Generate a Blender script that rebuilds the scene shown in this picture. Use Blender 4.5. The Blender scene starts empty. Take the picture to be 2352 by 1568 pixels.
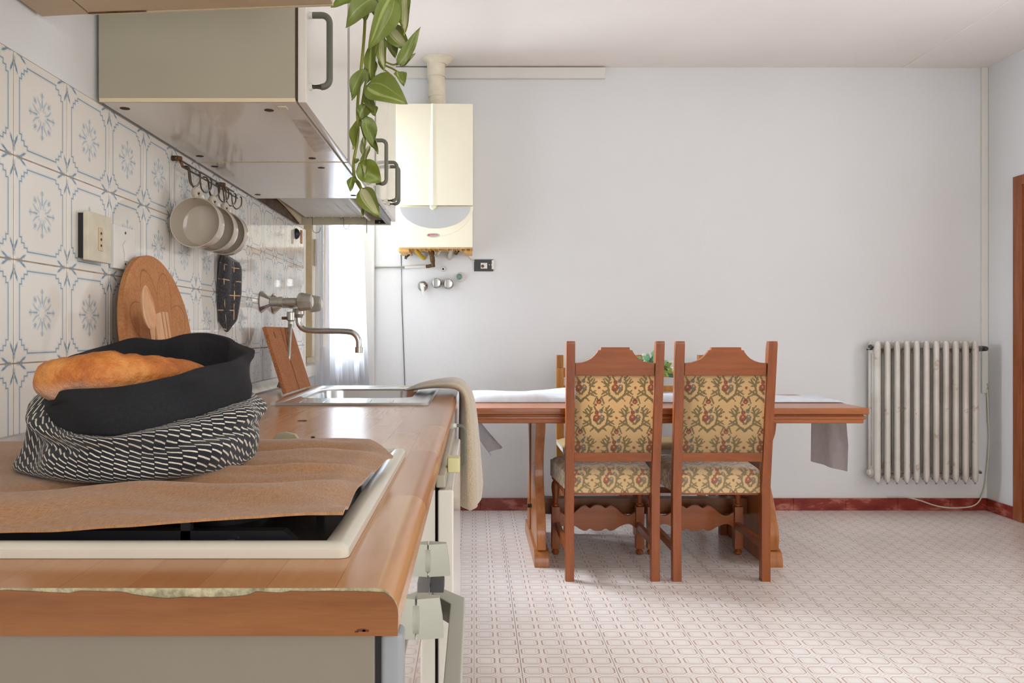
import bpy, bmesh, math, random
from mathutils import Vector, Matrix, noise
random.seed(7)
C = bpy.context.scene.collection
sc = bpy.context.scene
PI = math.pi

def lin(r, g, b):
    f = lambda c: (c/12.92 if c <= .04045 else ((c+.055)/1.055)**2.4)
    return (f(r/255), f(g/255), f(b/255), 1)

# ------------------------------------------------------------------ camera
EYE = 1.06; FPX = 1829.3; VX, VY = 1089.0, 767.0
cam = bpy.data.cameras.new('camera'); camo = bpy.data.objects.new('camera', cam); C.objects.link(camo)
camo.location = (0, 0, EYE); camo.rotation_euler = (PI/2, 0, 0)
cam.sensor_width = 36; cam.lens = 28; cam.clip_start = .02
cam.shift_x = (1176-VX)/2352; cam.shift_y = (VY-784)/2352
sc.camera = camo
def P(px, py, y):            # photo pixel at a known distance y -> point in the room
    return Vector(((px-VX)*y/FPX, y, EYE-(py-VY)*y/FPX))

# ------------------------------------------------------------------ world, daylight, exposure
w = bpy.data.worlds.new('world'); sc.world = w; w.use_nodes = True
w.node_tree.nodes['Background'].inputs[0].default_value = (.80, .90, 1.0, 1)
w.node_tree.nodes['Background'].inputs[1].default_value = 1.2
def area(name, loc, rot, sx, sy, power, colour, spread=PI):
    l = bpy.data.lights.new(name, 'AREA'); l.shape = 'RECTANGLE'; l.size = sx; l.size_y = sy
    l.energy = power; l.color = colour; l.spread = spread
    o = bpy.data.objects.new(name, l); C.objects.link(o); o.location = loc; o.rotation_euler = rot
    return o
# daylight entering by the curtained window, then two fill lamps set at made-up openings
area('daylight_curtain_window', (-2.4, 5.4, 2.4), (0, -PI/2+.2, 0), 2.4, 2.4, 1150, (.82, .91, 1.0))
area('added_front_fill', (1.5, -1.66, 1.25), (PI/2, 0, 0), 2.6, 2.1, 36, (1.0, .94, .87))  # fill lamp added out of view behind the viewer
area('added_side_fill', (3.36, 2.65, 1.6), (0, PI/2, 0), 1.3, 1.5, 15, (.92, .95, 1.0))  # fill lamp added out of view to even out the back wall
cy = sc.cycles; cy.max_bounces = 5; cy.diffuse_bounces = 3; cy.glossy_bounces = 3; cy.transmission_bounces = 3; cy.transparent_max_bounces = 8
cy.caustics_reflective = False; cy.caustics_refractive = False; cy.use_adaptive_sampling = True; cy.adaptive_threshold = .07
sc.view_settings.view_transform = 'Standard'; sc.view_settings.look = 'None'
sc.view_settings.exposure = 0.66; sc.view_settings.gamma = 1.0; sc.view_settings.use_curve_mapping = False

# ------------------------------------------------------------------ helpers
ORG = {}
def org(o): return ORG.get(o.name, Vector((0, 0, 0)))
def props(o, label=None, cat=None, group=None, kind=None):
    if label: o['label'] = label
    if cat: o['category'] = cat
    if group: o['group'] = group
    if kind: o['kind'] = kind
    return o
def thing(name, label, cat, loc=(0, 0, 0), group=None, kind=None):
    o = bpy.data.objects.new(name, None); C.objects.link(o); o.location = loc
    o.empty_display_size = .05
    ORG[o.name] = Vector(loc)
    return props(o, label, cat, group, kind)
def mesh(name, bm, mat, parent=None, smooth=35, label=None, cat=None, group=None, kind=None, base=None):
    """one mesh object; vertices come in room coordinates; the origin is put at its parent's origin or at its own base"""
    if parent is not None: o0 = org(parent)
    elif base is not None: o0 = Vector(base)
    else:
        xs = [v.co for v in bm.verts]
        o0 = Vector(((min(c.x for c in xs)+max(c.x for c in xs))/2, (min(c.y for c in xs)+max(c.y for c in xs))/2, min(c.z for c in xs)))
    bmesh.ops.translate(bm, vec=-o0, verts=bm.verts)
    me = bpy.data.meshes.new(name); bm.to_mesh(me); bm.free()
    for m in (mat if isinstance(mat, (list, tuple)) else [mat]): me.materials.append(m)
    if smooth:
        for p in me.polygons: p.use_smooth = True
        me.set_sharp_from_angle(angle=math.radians(smooth))
    o = bpy.data.objects.new(name, me); C.objects.link(o)
    if smooth and len(me.polygons) < 900:
        wn_ = o.modifiers.new('weighted_normals', 'WEIGHTED_NORMAL'); wn_.keep_sharp = True
    if parent is not None: o.parent = parent
    else: o.location = o0
    ORG[o.name] = o0
    return props(o, label, cat, group, kind)
def dup(root, loc, rotz=0, label=None, group=None, scale=None):
    def cp(o, par):
        c = o.copy(); C.objects.link(c); c.parent = par
        for ch in o.children: cp(ch, c)
        return c
    r = cp(root, None); r.location = loc; r.rotation_euler = (0, 0, rotz)
    if scale: r.scale = (scale,)*3
    if label: r['label'] = label
    if group: r['group'] = group
    return r
def share(name, src, parent, loc, rot=(0, 0, 0), scale=None):     # a piece that shares mesh data, placed in room coordinates
    o = bpy.data.objects.new(name, src); C.objects.link(o)
    if parent is not None: o.parent = parent; o.location = Vector(loc)-org(parent)
    else: o.location = loc
    o.rotation_euler = rot
    if scale: o.scale = scale
    ORG[o.name] = Vector(loc)
    return o

def B(): return bmesh.new()
def box(bm, x0, x1, y0, y1, z0, z1, bev=0, seg=2, M=None):
    vs = [bm.verts.new(((x0, x1)[i & 1], (y0, y1)[(i >> 1) & 1], (z0, z1)[i >> 2])) for i in range(8)]
    fs = [bm.faces.new([vs[i] for i in q]) for q in ((0, 2, 3, 1), (4, 5, 7, 6), (0, 1, 5, 4), (2, 6, 7, 3), (0, 4, 6, 2), (1, 3, 7, 5))]
    out = vs
    if bev:
        es = list({e for f in fs for e in f.edges})
        r = bmesh.ops.bevel(bm, geom=es, offset=bev, segments=seg, affect='EDGES', profile=.5)
        out = list({v for f in r['faces'] for v in f.verts} | {v for v in vs if v.is_valid})
    if M is not None: bmesh.ops.transform(bm, matrix=M, verts=out)
    return bm
def bx(*a, **k): return box(B(), *a, **k)
def prism(bm, poly, axis, a0, a1, bev=0, seg=2):
    """poly: 2D outline; axis 'x' -> (y,z), 'y' -> (x,z), 'z' -> (x,y)"""
    def v(p, a):
        return {'x': (a, p[0], p[1]), 'y': (p[0], a, p[1]), 'z': (p[0], p[1], a)}[axis]
    lo = [bm.verts.new(v(p, a0)) for p in poly]; hi = [bm.verts.new(v(p, a1)) for p in poly]
    n = len(poly)
    f0 = bm.faces.new(lo); f1 = bm.faces.new(hi)
    for i in range(n): bm.faces.new([lo[i], lo[(i+1) % n], hi[(i+1) % n], hi[i]])
    bmesh.ops.recalc_face_normals(bm, faces=bm.faces)
    if bev:
        es = list(set(f0.edges) | set(f1.edges))
        bmesh.ops.bevel(bm, geom=es, offset=bev, segments=seg, affect='EDGES', profile=.5)
    return bm
def frame_of(d):
    d = d.normalized(); a = Vector((0, 0, 1)) if abs(d.z) < .95 else Vector((1, 0, 0))
    x = d.cross(a).normalized(); return x, x.cross(d).normalized()
def tube(bm, pts, r, seg=10, cap=True, flat=None):
    pts = [Vector(p) for p in pts]; n = len(pts); rings = []
    rs = r if isinstance(r, (list, tuple)) else [r]*n
    x = None
    for i, p in enumerate(pts):
        d = (pts[min(i+1, n-1)]-pts[max(i-1, 0)])
        if x is None: x, y = frame_of(d)
        else:
            d = d.normalized(); x = (x-d*x.dot(d)).normalized(); y = x.cross(d).normalized()*-1
            y = d.cross(x)
        fy = flat if flat else 1
        rings.append([bm.verts.new(p+(x*math.cos(2*PI*k/seg)+y*math.sin(2*PI*k/seg)*fy)*rs[i]) for k in range(seg)])
    for i in range(n-1):
        for k in range(seg):
            bm.faces.new([rings[i][k], rings[i][(k+1) % seg], rings[i+1][(k+1) % seg], rings[i+1][k]])
    if cap: bm.faces.new(rings[0][::-1]); bm.faces.new(rings[-1])
    bmesh.ops.recalc_face_normals(bm, faces=bm.faces)
    return bm
def tb(pts, r, **k): return tube(B(), pts, r, **k)
def lathe(bm, prof, o=(0, 0, 0), d=(0, 0, 1), seg=24, closed=False):
    """prof: (radius, distance along d)"""
    o = Vector(o); d = Vector(d).normalized(); x, y = frame_of(d); rings = []
    for r, h in prof:
        if r < 1e-6: rings.append([bm.verts.new(o+d*h)])
        else: rings.append([bm.verts.new(o+d*h+(x*math.cos(2*PI*k/seg)+y*math.sin(2*PI*k/seg))*r) for k in range(seg)])
    prs = list(zip(rings, rings[1:]))
    if closed: prs.append((rings[-1], rings[0]))
    for a, b in prs:
        for k in range(seg):
            q = [a[k % len(a)], a[(k+1) % len(a)], b[(k+1) % len(b)], b[k % len(b)]]
            u = []
            for v in q:
                if v not in u: u.append(v)
            if len(u) > 2: bm.faces.new(u)
    if not closed:
        if len(rings[0]) > 1: bm.faces.new(rings[0][::-1])
        if len(rings[-1]) > 1: bm.faces.new(rings[-1])
    bmesh.ops.recalc_face_normals(bm, faces=bm.faces)
    return bm
def lt(*a, **k): return lathe(B(), *a, **k)
def sheet(f, nu, nv, thick=0, uv=None, wrap=False, bm=None):
    """grid surface f(u,v), u,v in 0..1; uv(u,v)->metres; thick adds a second skin"""
    bm = bm or B(); lay = bm.loops.layers.uv.verify()
    g = [[Vector(f(i/nu, j/nv)) for j in range(nv+1)] for i in range(nu+(0 if wrap else 1))]
    n = len(g)
    V = [[bm.verts.new(c) for c in row] for row in g]
    rng = n if wrap else n-1
    fs = []
    for i in range(rng):
        for j in range(nv):
            q = [V[i][j], V[(i+1) % n][j], V[(i+1) % n][j+1], V[i][j+1]]
            fc = bm.faces.new(q); fs.append(fc)
            if uv:
                for lp, (a, b) in zip(fc.loops, ((i, j), (i+1, j), (i+1, j+1), (i, j+1))): lp[lay].uv = uv(a/nu, b/nv)
    if thick:
        bm.normal_update()
        bmesh.ops.solidify(bm, geom=fs, thickness=thick)
    return bm
def spline(pts, n=8):
    """Catmull-Rom through pts"""
    pts = [Vector(p) for p in pts]; q = [2*pts[0]-pts[1]]+pts+[2*pts[-1]-pts[-2]]; out = []
    for i in range(1, len(q)-2):
        for k in range(n):
            t = k/n; a, b, c, d = q[i-1], q[i], q[i+1], q[i+2]
            out.append(.5*((2*b)+(c-a)*t+(2*a-5*b+4*c-d)*t*t+(3*b-a-3*c+d)*t**3))
    return out+[pts[-1]]
def interp(x, xs, ys):
    if x <= xs[0]: return ys[0]
    for a, b, c, d in zip(xs, xs[1:], ys, ys[1:]):
        if x <= b: return c+(d-c)*(x-a)/(b-a)
    return ys[-1]
def sm(x): x = max(0, min(1, x)); return x*x*(3-2*x)
def nz(x, y=0, z=0): return noise.noise(Vector((x, y, z)))
def rrect(x0, x1, y0, y1, r, n=5):
    out = []
    for cx, cy, a in ((x1-r, y1-r, 0), (x0+r, y1-r, 90), (x0+r, y0+r, 180), (x1-r, y0+r, 270)):
        for k in range(n+1):
            t = math.radians(a+90*k/n); out.append((cx+r*math.cos(t), cy+r*math.sin(t)))
    return out

# ------------------------------------------------------------------ node expressions and materials
class E:
    def __init__(s, nt, sock): s.nt, s.s = nt, sock
    def __add__(a, b): return mop('ADD', a, b)
    def __radd__(a, b): return mop('ADD', a, b)
    def __sub__(a, b): return mop('SUBTRACT', a, b)
    def __rsub__(a, b): return mop('SUBTRACT', b, a)
    def __mul__(a, b): return mop('MULTIPLY', a, b)
    def __rmul__(a, b): return mop('MULTIPLY', a, b)
    def __truediv__(a, b): return mop('DIVIDE', a, b)
    def abs(a): return mop('ABSOLUTE', a)
    def floor(a): return mop('FLOOR', a)
    def frac(a): return mop('FRACT', a)
    def mod(a, b): return mop('FLOORED_MODULO', a, b)
def mop(op, *args):
    nt = next(a.nt for a in args if isinstance(a, E)); n = nt.nodes.new('ShaderNodeMath'); n.operation = op
    for i, a in enumerate(args):
        if isinstance(a, E): nt.links.new(a.s, n.inputs[i])
        else: n.inputs[i].default_value = a
    return E(nt, n.outputs[0])
def mn(*a):
    r = a[0]
    for x in a[1:]: r = mop('MINIMUM', r, x)
    return r
def mx(*a):
    r = a[0]
    for x in a[1:]: r = mop('MAXIMUM', r, x)
    return r
def band(d, lo, hi):      # 1 where d<lo falling to 0 at hi
    n = d.nt.nodes.new('ShaderNodeMapRange'); n.interpolation_type = 'SMOOTHSTEP'
    d.nt.links.new(d.s, n.inputs[0]); n.inputs[1].default_value = lo; n.inputs[2].default_value = hi
    n.inputs[3].default_value = 1; n.inputs[4].default_value = 0
    return E(d.nt, n.outputs[0])
def vec(u, v, w=0.0):
    nt = u.nt; n = nt.nodes.new('ShaderNodeCombineXYZ')
    for i, a in enumerate((u, v, w)):
        if isinstance(a, E): nt.links.new(a.s, n.inputs[i])
        else: n.inputs[i].default_value = a
    return E(nt, n.outputs[0])
def xyz(e):
    n = e.nt.nodes.new('ShaderNodeSeparateXYZ'); e.nt.links.new(e.s, n.inputs[0])
    return [E(e.nt, n.outputs[i]) for i in range(3)]
def vop(op, a, b=None, scale=None):
    nt = a.nt; n = nt.nodes.new('ShaderNodeVectorMath'); n.operation = op
    nt.links.new(a.s, n.inputs[0])
    if isinstance(b, E): nt.links.new(b.s, n.inputs[1])
    elif b is not None: n.inputs[1].default_value = b
    if scale is not None:
        if isinstance(scale, E): nt.links.new(scale.s, n.inputs['Scale'])
        else: n.inputs['Scale'].default_value = scale
    return E(nt, n.outputs['Value'] if op in ('DOT_PRODUCT', 'LENGTH', 'DISTANCE') else n.outputs[0])
def seg2(p, a, b, r0, r1=None):
    """signed distance to a tapered stroke a-b"""
    r1 = r0 if r1 is None else r1
    a3 = Vector((a[0], a[1], 0)); d = Vector((b[0], b[1], 0))-a3
    q = vop('SUBTRACT', p, a3)
    h = mop('MULTIPLY', vop('DOT_PRODUCT', q, d), 1/d.length_squared); h.s.node.use_clamp = True
    dv = q.nt.nodes.new('ShaderNodeVectorMath'); dv.operation = 'SCALE'; dv.inputs[0].default_value = d; q.nt.links.new(h.s, dv.inputs['Scale'])
    dist = vop('DISTANCE', q, E(q.nt, dv.outputs[0]))
    return dist-(h*(r1-r0)+r0) if r1 != r0 else dist-r0
def circ(p, c, r): return vop('DISTANCE', p, (c[0], c[1], 0))-r
def texco(nt, which='Object'):
    n = nt.nodes.new('ShaderNodeTexCoord'); return E(nt, n.outputs[which])
def wpos(nt):
    n = nt.nodes.new('ShaderNodeNewGeometry'); return E(nt, n.outputs['Position'])
def noi(v, scale, detail=3, rough=.55, stretch=None):
    nt = v.nt
    if stretch: v = vop('MULTIPLY', v, stretch)
    n = nt.nodes.new('ShaderNodeTexNoise'); nt.links.new(v.s, n.inputs['Vector'])
    n.inputs['Scale'].default_value = scale; n.inputs['Detail'].default_value = detail; n.inputs['Roughness'].default_value = rough
    return E(nt, n.outputs[0])
def mix(nt, f, a, b):
    n = nt.nodes.new('ShaderNodeMix'); n.data_type = 'RGBA'
    if isinstance(f, E): nt.links.new(f.s, n.inputs[0])
    else: n.inputs[0].default_value = f
    for i, c in ((6, a), (7, b)):
        if isinstance(c, E): nt.links.new(c.s, n.inputs[i])
        else: n.inputs[i].default_value = c
    return E(nt, n.outputs[2])
def ramp(f, stops):
    n = f.nt.nodes.new('ShaderNodeValToRGB'); f.nt.links.new(f.s, n.inputs[0]); e = n.color_ramp.elements
    while len(e) < len(stops): e.new(.5)
    for el, (p, c) in zip(e, stops): el.position = p; el.color = c
    return E(f.nt, n.outputs[0])
def mat(name, colour=(.8, .8, .8, 1), rough=.5, metal=0, spec=.5, coat=0, bump=None, transmission=0, ior=1.45, sheen=0):
    m = bpy.data.materials.new(name); m.use_nodes = True; nt = m.node_tree; b = nt.nodes['Principled BSDF']
    b.inputs['Roughness'].default_value = rough; b.inputs['Metallic'].default_value = metal
    b.inputs['Specular IOR Level'].default_value = spec; b.inputs['Coat Weight'].default_value = coat
    b.inputs['Coat Roughness'].default_value = .06
    b.inputs['Transmission Weight'].default_value = transmission; b.inputs['IOR'].default_value = ior
    if sheen: b.inputs['Sheen Weight'].default_value = sheen
    if callable(colour): colour = colour(nt)
    if isinstance(colour, E): nt.links.new(colour.s, b.inputs['Base Color'])
    else: b.inputs['Base Color'].default_value = colour
    if bump:
        h, strength, dist = bump(nt); n = nt.nodes.new('ShaderNodeBump'); n.inputs['Strength'].default_value = strength; n.inputs['Distance'].default_value = dist
        nt.links.new(h.s, n.inputs['Height']); nt.links.new(n.outputs[0], b.inputs['Normal'])
    return m
def rough_link(m, e): m.node_tree.links.new(e.s, m.node_tree.nodes['Principled BSDF'].inputs['Roughness'])
def plain(c, var=.06, scale=12, which='Object'):      # a slightly mottled colour
    def f(nt):
        n = noi(texco(nt, which), scale, 4); d = tuple(x*(1-var*2) for x in c[:3])+(1,); l = tuple(min(1, x*(1+var)) for x in c[:3])+(1,)
        return ramp(n, [(.3, d), (.7, l)])
    return f
def wood(c1, c2, axis, scale=14, fine=1.0, which='Object'):
    def f(nt):
        st = [6.0, 6.0, 6.0]; st['xyz'.index(axis)] = .45
        v = texco(nt, which); n1 = noi(v, scale*.5, 3, .6, st); n2 = noi(v, scale*5*fine, 2, .6, st)
        return ramp(n1*.7+n2*.3, [(.32, c1), (.66, c2)])
    return f

M = {}
M['wall'] = mat('painted_plaster', plain(lin(228, 227, 226), .015, 3, 'Generated'), .75, bump=lambda nt: (noi(wpos(nt), 9, 5, .6), .25, .012))
M['ceiling'] = mat('ceiling_paint', plain(lin(244, 235, 228), .015, 2), .85, bump=lambda nt: (noi(wpos(nt), 6, 4), .15, .01))
M['cream'] = mat('cream_laminate', plain(lin(226, 220, 209), .012, 5), .12, spec=.55)
M['cream_side'] = mat('cream_side_panel', plain(lin(170, 163, 143), .02, 4), .35)
M['cream_edge'] = mat('cream_edge_band', lin(222, 205, 170), .4)
M['grey_handle'] = mat('grey_plastic', lin(104, 104, 92), .45)
M['clear'] = mat('clear_plastic', lin(225, 222, 215), .2)
M['seam'] = mat('dark_seam', lin(72, 56, 42), .8)
M['steel'] = mat('brushed_steel', lin(196, 196, 196), .22, 1, bump=lambda nt: (noi(texco(nt), 60, 2, .5, (1, 12, 1)), .04, .001))
M['chrome'] = mat('chrome', lin(206, 205, 202), .2, .9)
M['oldchrome'] = mat('limescaled_chrome', plain(lin(194, 190, 178), .10, 40), .32, .7)
M['black'] = mat('black_plastic', lin(34, 32, 32), .45)
M['rust'] = mat('rusty_metal', plain(lin(120, 84, 58), .3, 60), .7, .3)
M['wire'] = mat('dull_wire', plain(lin(125, 116, 104), .2, 50), .35, .85)
M['white'] = mat('white_plastic', lin(228, 224, 216), .35)
M['ivory'] = mat('ivory_plastic', plain(lin(214, 205, 182), .05, 40), .4)
M['boiler'] = mat('ivory_enamel', plain(lin(240, 231, 206), .012, 4), .3)
M['rubber'] = mat('dark_grey_rubber', lin(70, 70, 70), .6)
M['brass'] = mat('aged_brass', plain(lin(112, 84, 56), .2, 60), .45, .7)
# ---- printed wall tile: stepped frame, corner flourishes, snowflake (u,v = tile units)
def tile_col(nt):
    o = texco(nt); x, y, z = xyz(o)
    v = z*(1/.15); u = y*(1/.15); au, av = u.abs(), v.abs()
    p = vec(au, av)
    sd = mn(mx(au-.405, av-.27), mx(au-.37, av-.325), mx(au-.325, av-.37), mx(au-.27, av-.405))
    line = (sd.abs())-.0040
    halo = (sd+.02).abs()-.003
    cor = mn(seg2(p, (.495, .415), (.455, .33), .004, .013), seg2(p, (.455, .33), (.44, .30), .012, .003),
             seg2(p, (.415, .495), (.33, .455), .004, .013), seg2(p, (.33, .455), (.30, .44), .012, .003),
             seg2(p, (.488, .45), (.485, .36), .003, .006), seg2(p, (.45, .488), (.36, .485), .003, .006))
    hi, lo = mx(au, av), mn(au, av); q = vec(hi, lo)
    d1, d2 = (au+av)*.7071, ((au-av)*.7071).abs(); r = vec(d1, d2)
    snow = mn(seg2(q, (.10, 0), (.195, 0), .011, .004), seg2(q, (.195, 0), (.225, .0), .004, .012), seg2(q, (.19, .0), (.215, .024), .004, .003),
              seg2(r, (.185, 0), (.215, 0), .011, .003), seg2(r, (.165, .006), (.20, .022), .007, .002),
              seg2(q, (.06, .022), (.115, .04), .003, .006), seg2(q, (.115, .04), (.165, .085), .006, .003),
              seg2(r, (.075, .0), (.085, .0), .002, .002))
    ink = mx(band(mn(line, cor+.002), -.002, .005), band(snow+.002, -.003, .005)*.7)
    soft = mx(band(mn(sd.abs()-.012, cor-.006), -.002, .014)*.35, band(snow-.008, -.003, .014)*.4, band(halo, -.002, .006)*.25)
    n = noi(o, 30, 2)
    base = ramp(noi(wpos(nt), 4, 3), [(.3, lin(226, 219, 208)), (.7, lin(236, 231, 222))])
    c = mix(nt, soft, base, lin(176, 196, 208))
    return mix(nt, ink*(n*.35+.62), c, lin(78, 122, 150))
M['tile'] = mat('glazed_printed_tile', tile_col, .035, spec=.55, bump=lambda nt: (noi(wpos(nt), 14, 2), .025, .004))
M['grout'] = mat('stained_grout', plain(lin(168, 148, 128), .18, 30), .9)

# ---- vinyl floor tile with printed lozenges every 7.5 cm
def floor_col(nt):
    w = wpos(nt); x, y, z = xyz(w); U = .075
    u = (x*(1/U)).frac()-.5; v = (y*(1/U)).frac()-.5
    au, av = u.abs(), v.abs()
    oct_ = mx(au-.40, mx(av-.36, (au+av)-.60))
    inner = mx(au-.24, av-.20)
    l1 = band(oct_.abs(), .012, .028); l1b = band((oct_+.055).abs(), .004, .018)*.45
    l2 = band(inner.abs(), .004, .02)*.5
    cu, cv = ((x*(1/U)).frac()-.5).abs(), ((y*(1/U)).frac()-.5).abs()
    dia = band(mn(((au-.5).abs()+(av-.5).abs()-.22).abs(), ((u-v).abs()-.0).abs()+mx(0.0+.34-av, 0)*9), .006, .022)*.55
    thick = band((au-.385).abs(), .0, .03)*band(av-.26, 0, .03)
    gx = band(((x*(1/.15)).frac()-.5).abs()*-1+.5, .004, .012)*.55
    n = noi(w, 3, 4)
    base = ramp(n, [(.3, lin(232, 222, 214)), (.7, lin(242, 233, 226))])
    c = mix(nt, mx(l1b, l2, dia), base, lin(186, 164, 152))
    c = mix(nt, gx, c, lin(158, 150, 146))
    return mix(nt, mx(l1*.75, thick*.85), c, lin(158, 92, 78))
M['floor'] = mat('printed_vinyl_tile', floor_col, .28, spec=.5, bump=lambda nt: (noi(wpos(nt), 25, 3), .06, .003))
M['subfloor'] = mat('floor_joint', lin(110, 96, 90), .9)

def marble_col(nt):
    v = texco(nt); n = noi(wpos(nt), 7, 4, .55, (1, 1, 2.2)); n2 = noi(wpos(nt), 16, 3, .6, (1, 1, 2.5))
    c = ramp(n*.75+n2*.25, [(.35, lin(112, 34, 26)), (.52, lin(142, 54, 42)), (.62, lin(186, 116, 100)), (.7, lin(136, 50, 40))])
    return c
M['marble'] = mat('red_marble', marble_col, .25)
M['doorwood'] = mat('red_brown_wood', wood(lin(122, 62, 34), lin(160, 90, 52), 'z'), .35)
M['winwood'] = mat('cream_window_wood', plain(lin(214, 190, 146), .08, 14), .5)

# ---- room shell
XL, XR, YB, YF, ZC = -.662, 3.09, 4.80, -1.6, EYE+1.606
WY0, WY1, WZ0, WZ1 = 3.52, 4.62, .93, 2.30            # curtained window
fl = mesh('floor', bx(XL-.2, XR+.1, YF-.1, YB+.1, -.06, -.004), M['subfloor'], kind='structure', base=(0, 0, 0))
ft = bx(-.1495, .1495, -.1495, .1495, -.004, 0, bev=.0006, seg=1)
src = mesh('floor_tile', ft, M['floor'], parent=fl, smooth=0); src.location = (XL+.15+.0, .0, 0)
first = True
nx = int(math.ceil((XR-XL)/.3)); FX0 = -.6
for i in range(nx+1):
    off = (i % 2)*.075
    for j in range(18):
        x = FX0-.15+.3*i+.15; y = YB-.15+off-.3*j
        if x-.15 > XR or y+.15 < -.2: continue
        if first: src.location = (x, y, 0); first = False
        else: share('floor_tile', src.data, fl, (x, y, 0))
mesh('ceiling', bx(XL-.2, 2.58, YF-.1, YB+.1, ZC, ZC+.1), M['ceiling'], kind='structure')
mesh('ceiling', bx(2.58, XR+.1, YF-.1, YB+.1, ZC-.004, ZC+.1), M['ceiling'], kind='structure')
mesh('wall_back', bx(XL-.2, XR+.1, YB, YB+.1, 0, ZC), M['wall'], kind='structure')

# left wall: tiled up to y=3.095, then a shallow recess with the window
wl = B()
box(wl, XL-.2, XL-.006, YF-.1, 3.125, 0, ZC)
box(wl, XL-.2, XL-.10, 3.125, WY0, 0, ZC)
box(wl, XL-.2, XL-.10, WY0, WY1, 0, WZ0); box(wl, XL-.2, XL-.10, WY0, WY1, WZ1, ZC)
box(wl, XL-.2, XL-.10, WY1, YB, 0, ZC)
wall_left = mesh('wall_left', wl, M['wall'], kind='structure', base=(XL, 0, 0))
mesh('grout_bed', bx(XL-.006, XL-.0006, .38, 3.10, .80, EYE+.4075), M['grout'], wall_left)
tsrc = None
tl = bx(-.0025, .0, -.0741, .0741, -.0741, .0741, bev=.0007, seg=2)
for k in range(18):
    for r in range(5):
        y = .4704+.15*k; z = EYE+.4075-.075-.15*r
        if z < .80: continue
        if tsrc is None:
            tsrc = mesh('wall_tile', tl, M['tile'], wall_left, smooth=0, base=None); tsrc.location = Vector((XL, y, z))-org(wall_left)
            tsrc.data.transform(Matrix.Translation(org(wall_left)))
        else:
            share('wall_tile', tsrc.data, wall_left, (XL, y, z))
mesh('tile_end_trim', bx(XL-.006, XL+.001, 3.098, 3.128, .80, EYE+.41, bev=.002), M['white'], wall_left)
mesh('trim_1', bx(-.70, -.597, YB-.05, YB, 0, ZC, bev=.004), M['wall'], kind='structure')

# right wall with the door near the back corner and an unseen window invented to let in fill
wr = B()
DY0, DY1, DZ = 3.62, 4.47, 1.90
box(wr, XR, XR+.1, DY1, YB, 0, ZC); box(wr, XR, XR+.1, DY0, DY1, DZ, ZC)
box(wr, XR, XR+.1, 3.45, DY0, 0, ZC)
box(wr, XR, XR+.1, 1.85, 3.45, 0, .90); box(wr, XR, XR+.1, 1.85, 3.45, 2.25, ZC)
box(wr, XR, XR+.1, YF, 1.85, 0, ZC)
mesh('wall_right', wr, M['wall'], kind='structure')
def wframe(bm, pts, t, d0, d1, axis='x'):
    (a0, a1, b0, b1) = pts
    for q in ((a0, a0+t, b0, b1), (a1-t, a1, b0, b1), (a0+t, a1-t, b0, b0+t), (a0+t, a1-t, b1-t, b1)):
        if axis == 'x': box(bm, d0, d1, q[0], q[1], q[2], q[3])
        else: box(bm, q[0], q[1], d0, d1, q[2], q[3])
    return bm
w3 = mesh('window_added_right', wframe(B(), (1.85, 3.45, .90, 2.25), .06, XR+.02, XR+.08), M['white'], kind='structure')  # made-up window around the side fill lamp
mesh('window_mullion', bx(XR+.03, XR+.07, 2.62, 2.68, .96, 2.19), M['white'], w3)
d = B()
box(d, XR-.018, XR+.05, DY1, DY1+.075, 0, DZ+.055, bev=.004); 
door = mesh('door_1', d, M['doorwood'], kind='structure', base=(XR, DY1, 0))
mesh('frame_rebate', bx(XR-.008, XR+.05, DY1-.02, DY1+.001, 0, DZ), M['doorwood'], door)
mesh('head_casing', bx(XR-.018, XR+.05, DY0-.07, DY1, DZ, DZ+.055, bev=.004), M['doorwood'], door)
mesh('jamb', bx(XR-.018, XR+.05, DY0-.07, DY0, 0, DZ, bev=.004), M['doorwood'], door)
mesh('door_leaf', bx(XR+.012, XR+.05, DY0, DY1-.022, .005, DZ-.003, bev=.002), M['doorwood'], door)
mesh('hinge', lt([(.007, 0), (.007, .06)], (XR+.004, DY1-.024, 1.62)), M['brass'], door)
mesh('hinge', lt([(.007, 0), (.007, .06)], (XR+.004, DY1-.024, .30)), M['brass'], door)
# wall behind the viewer with an unseen glazed opening invented for the fill light
wf = B()
box(wf, XL, .15, YF-.1, YF, 0, ZC); box(wf, 2.85, XR, YF-.1, YF, 0, ZC); box(wf, .15, 2.85, YF-.1, YF, 2.35, ZC); box(wf, .15, 2.85, YF-.1, YF, 0, .12)
mesh('wall_front', wf, M['wall'], kind='structure')
w4 = mesh('window_added_front', wframe(B(), (.15, 2.85, .12, 2.35), .07, YF-.09, YF-.02, 'y'), M['white'], kind='structure')
for q in (1.0, 1.95): mesh('window_mullion', bx(q, q+.07, YF-.08, YF-.03, .19, 2.28), M['white'], w4)

# baseboards of red marble pieces
bb = mesh('baseboard_back', bx(XL+.07, XR, YB-.004, YB, 0, .072), M['subfloor'], kind='structure', base=(XL, YB, 0))
xs = [-.59+.3137*k for k in range(12)]+[XR]
for a, b in zip(xs, xs[1:]):
    if b-a < .02: continue
    mesh('baseboard_tile', bx(a+.0006, b-.0006, YB-.013, YB-.003, 0, .0735, bev=.0012, seg=1), M['marble'], bb)
br = mesh('baseboard_right', bx(XR-.004, XR, DY1+.08, YB-.012, 0, .072), M['subfloor'], kind='structure', base=(XR, YB, 0))
mesh('baseboard_tile', bx(XR-.013, XR-.003, DY1+.078, YB-.0135, 0, .0735, bev=.0012, seg=1), M['marble'], br)

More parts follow.
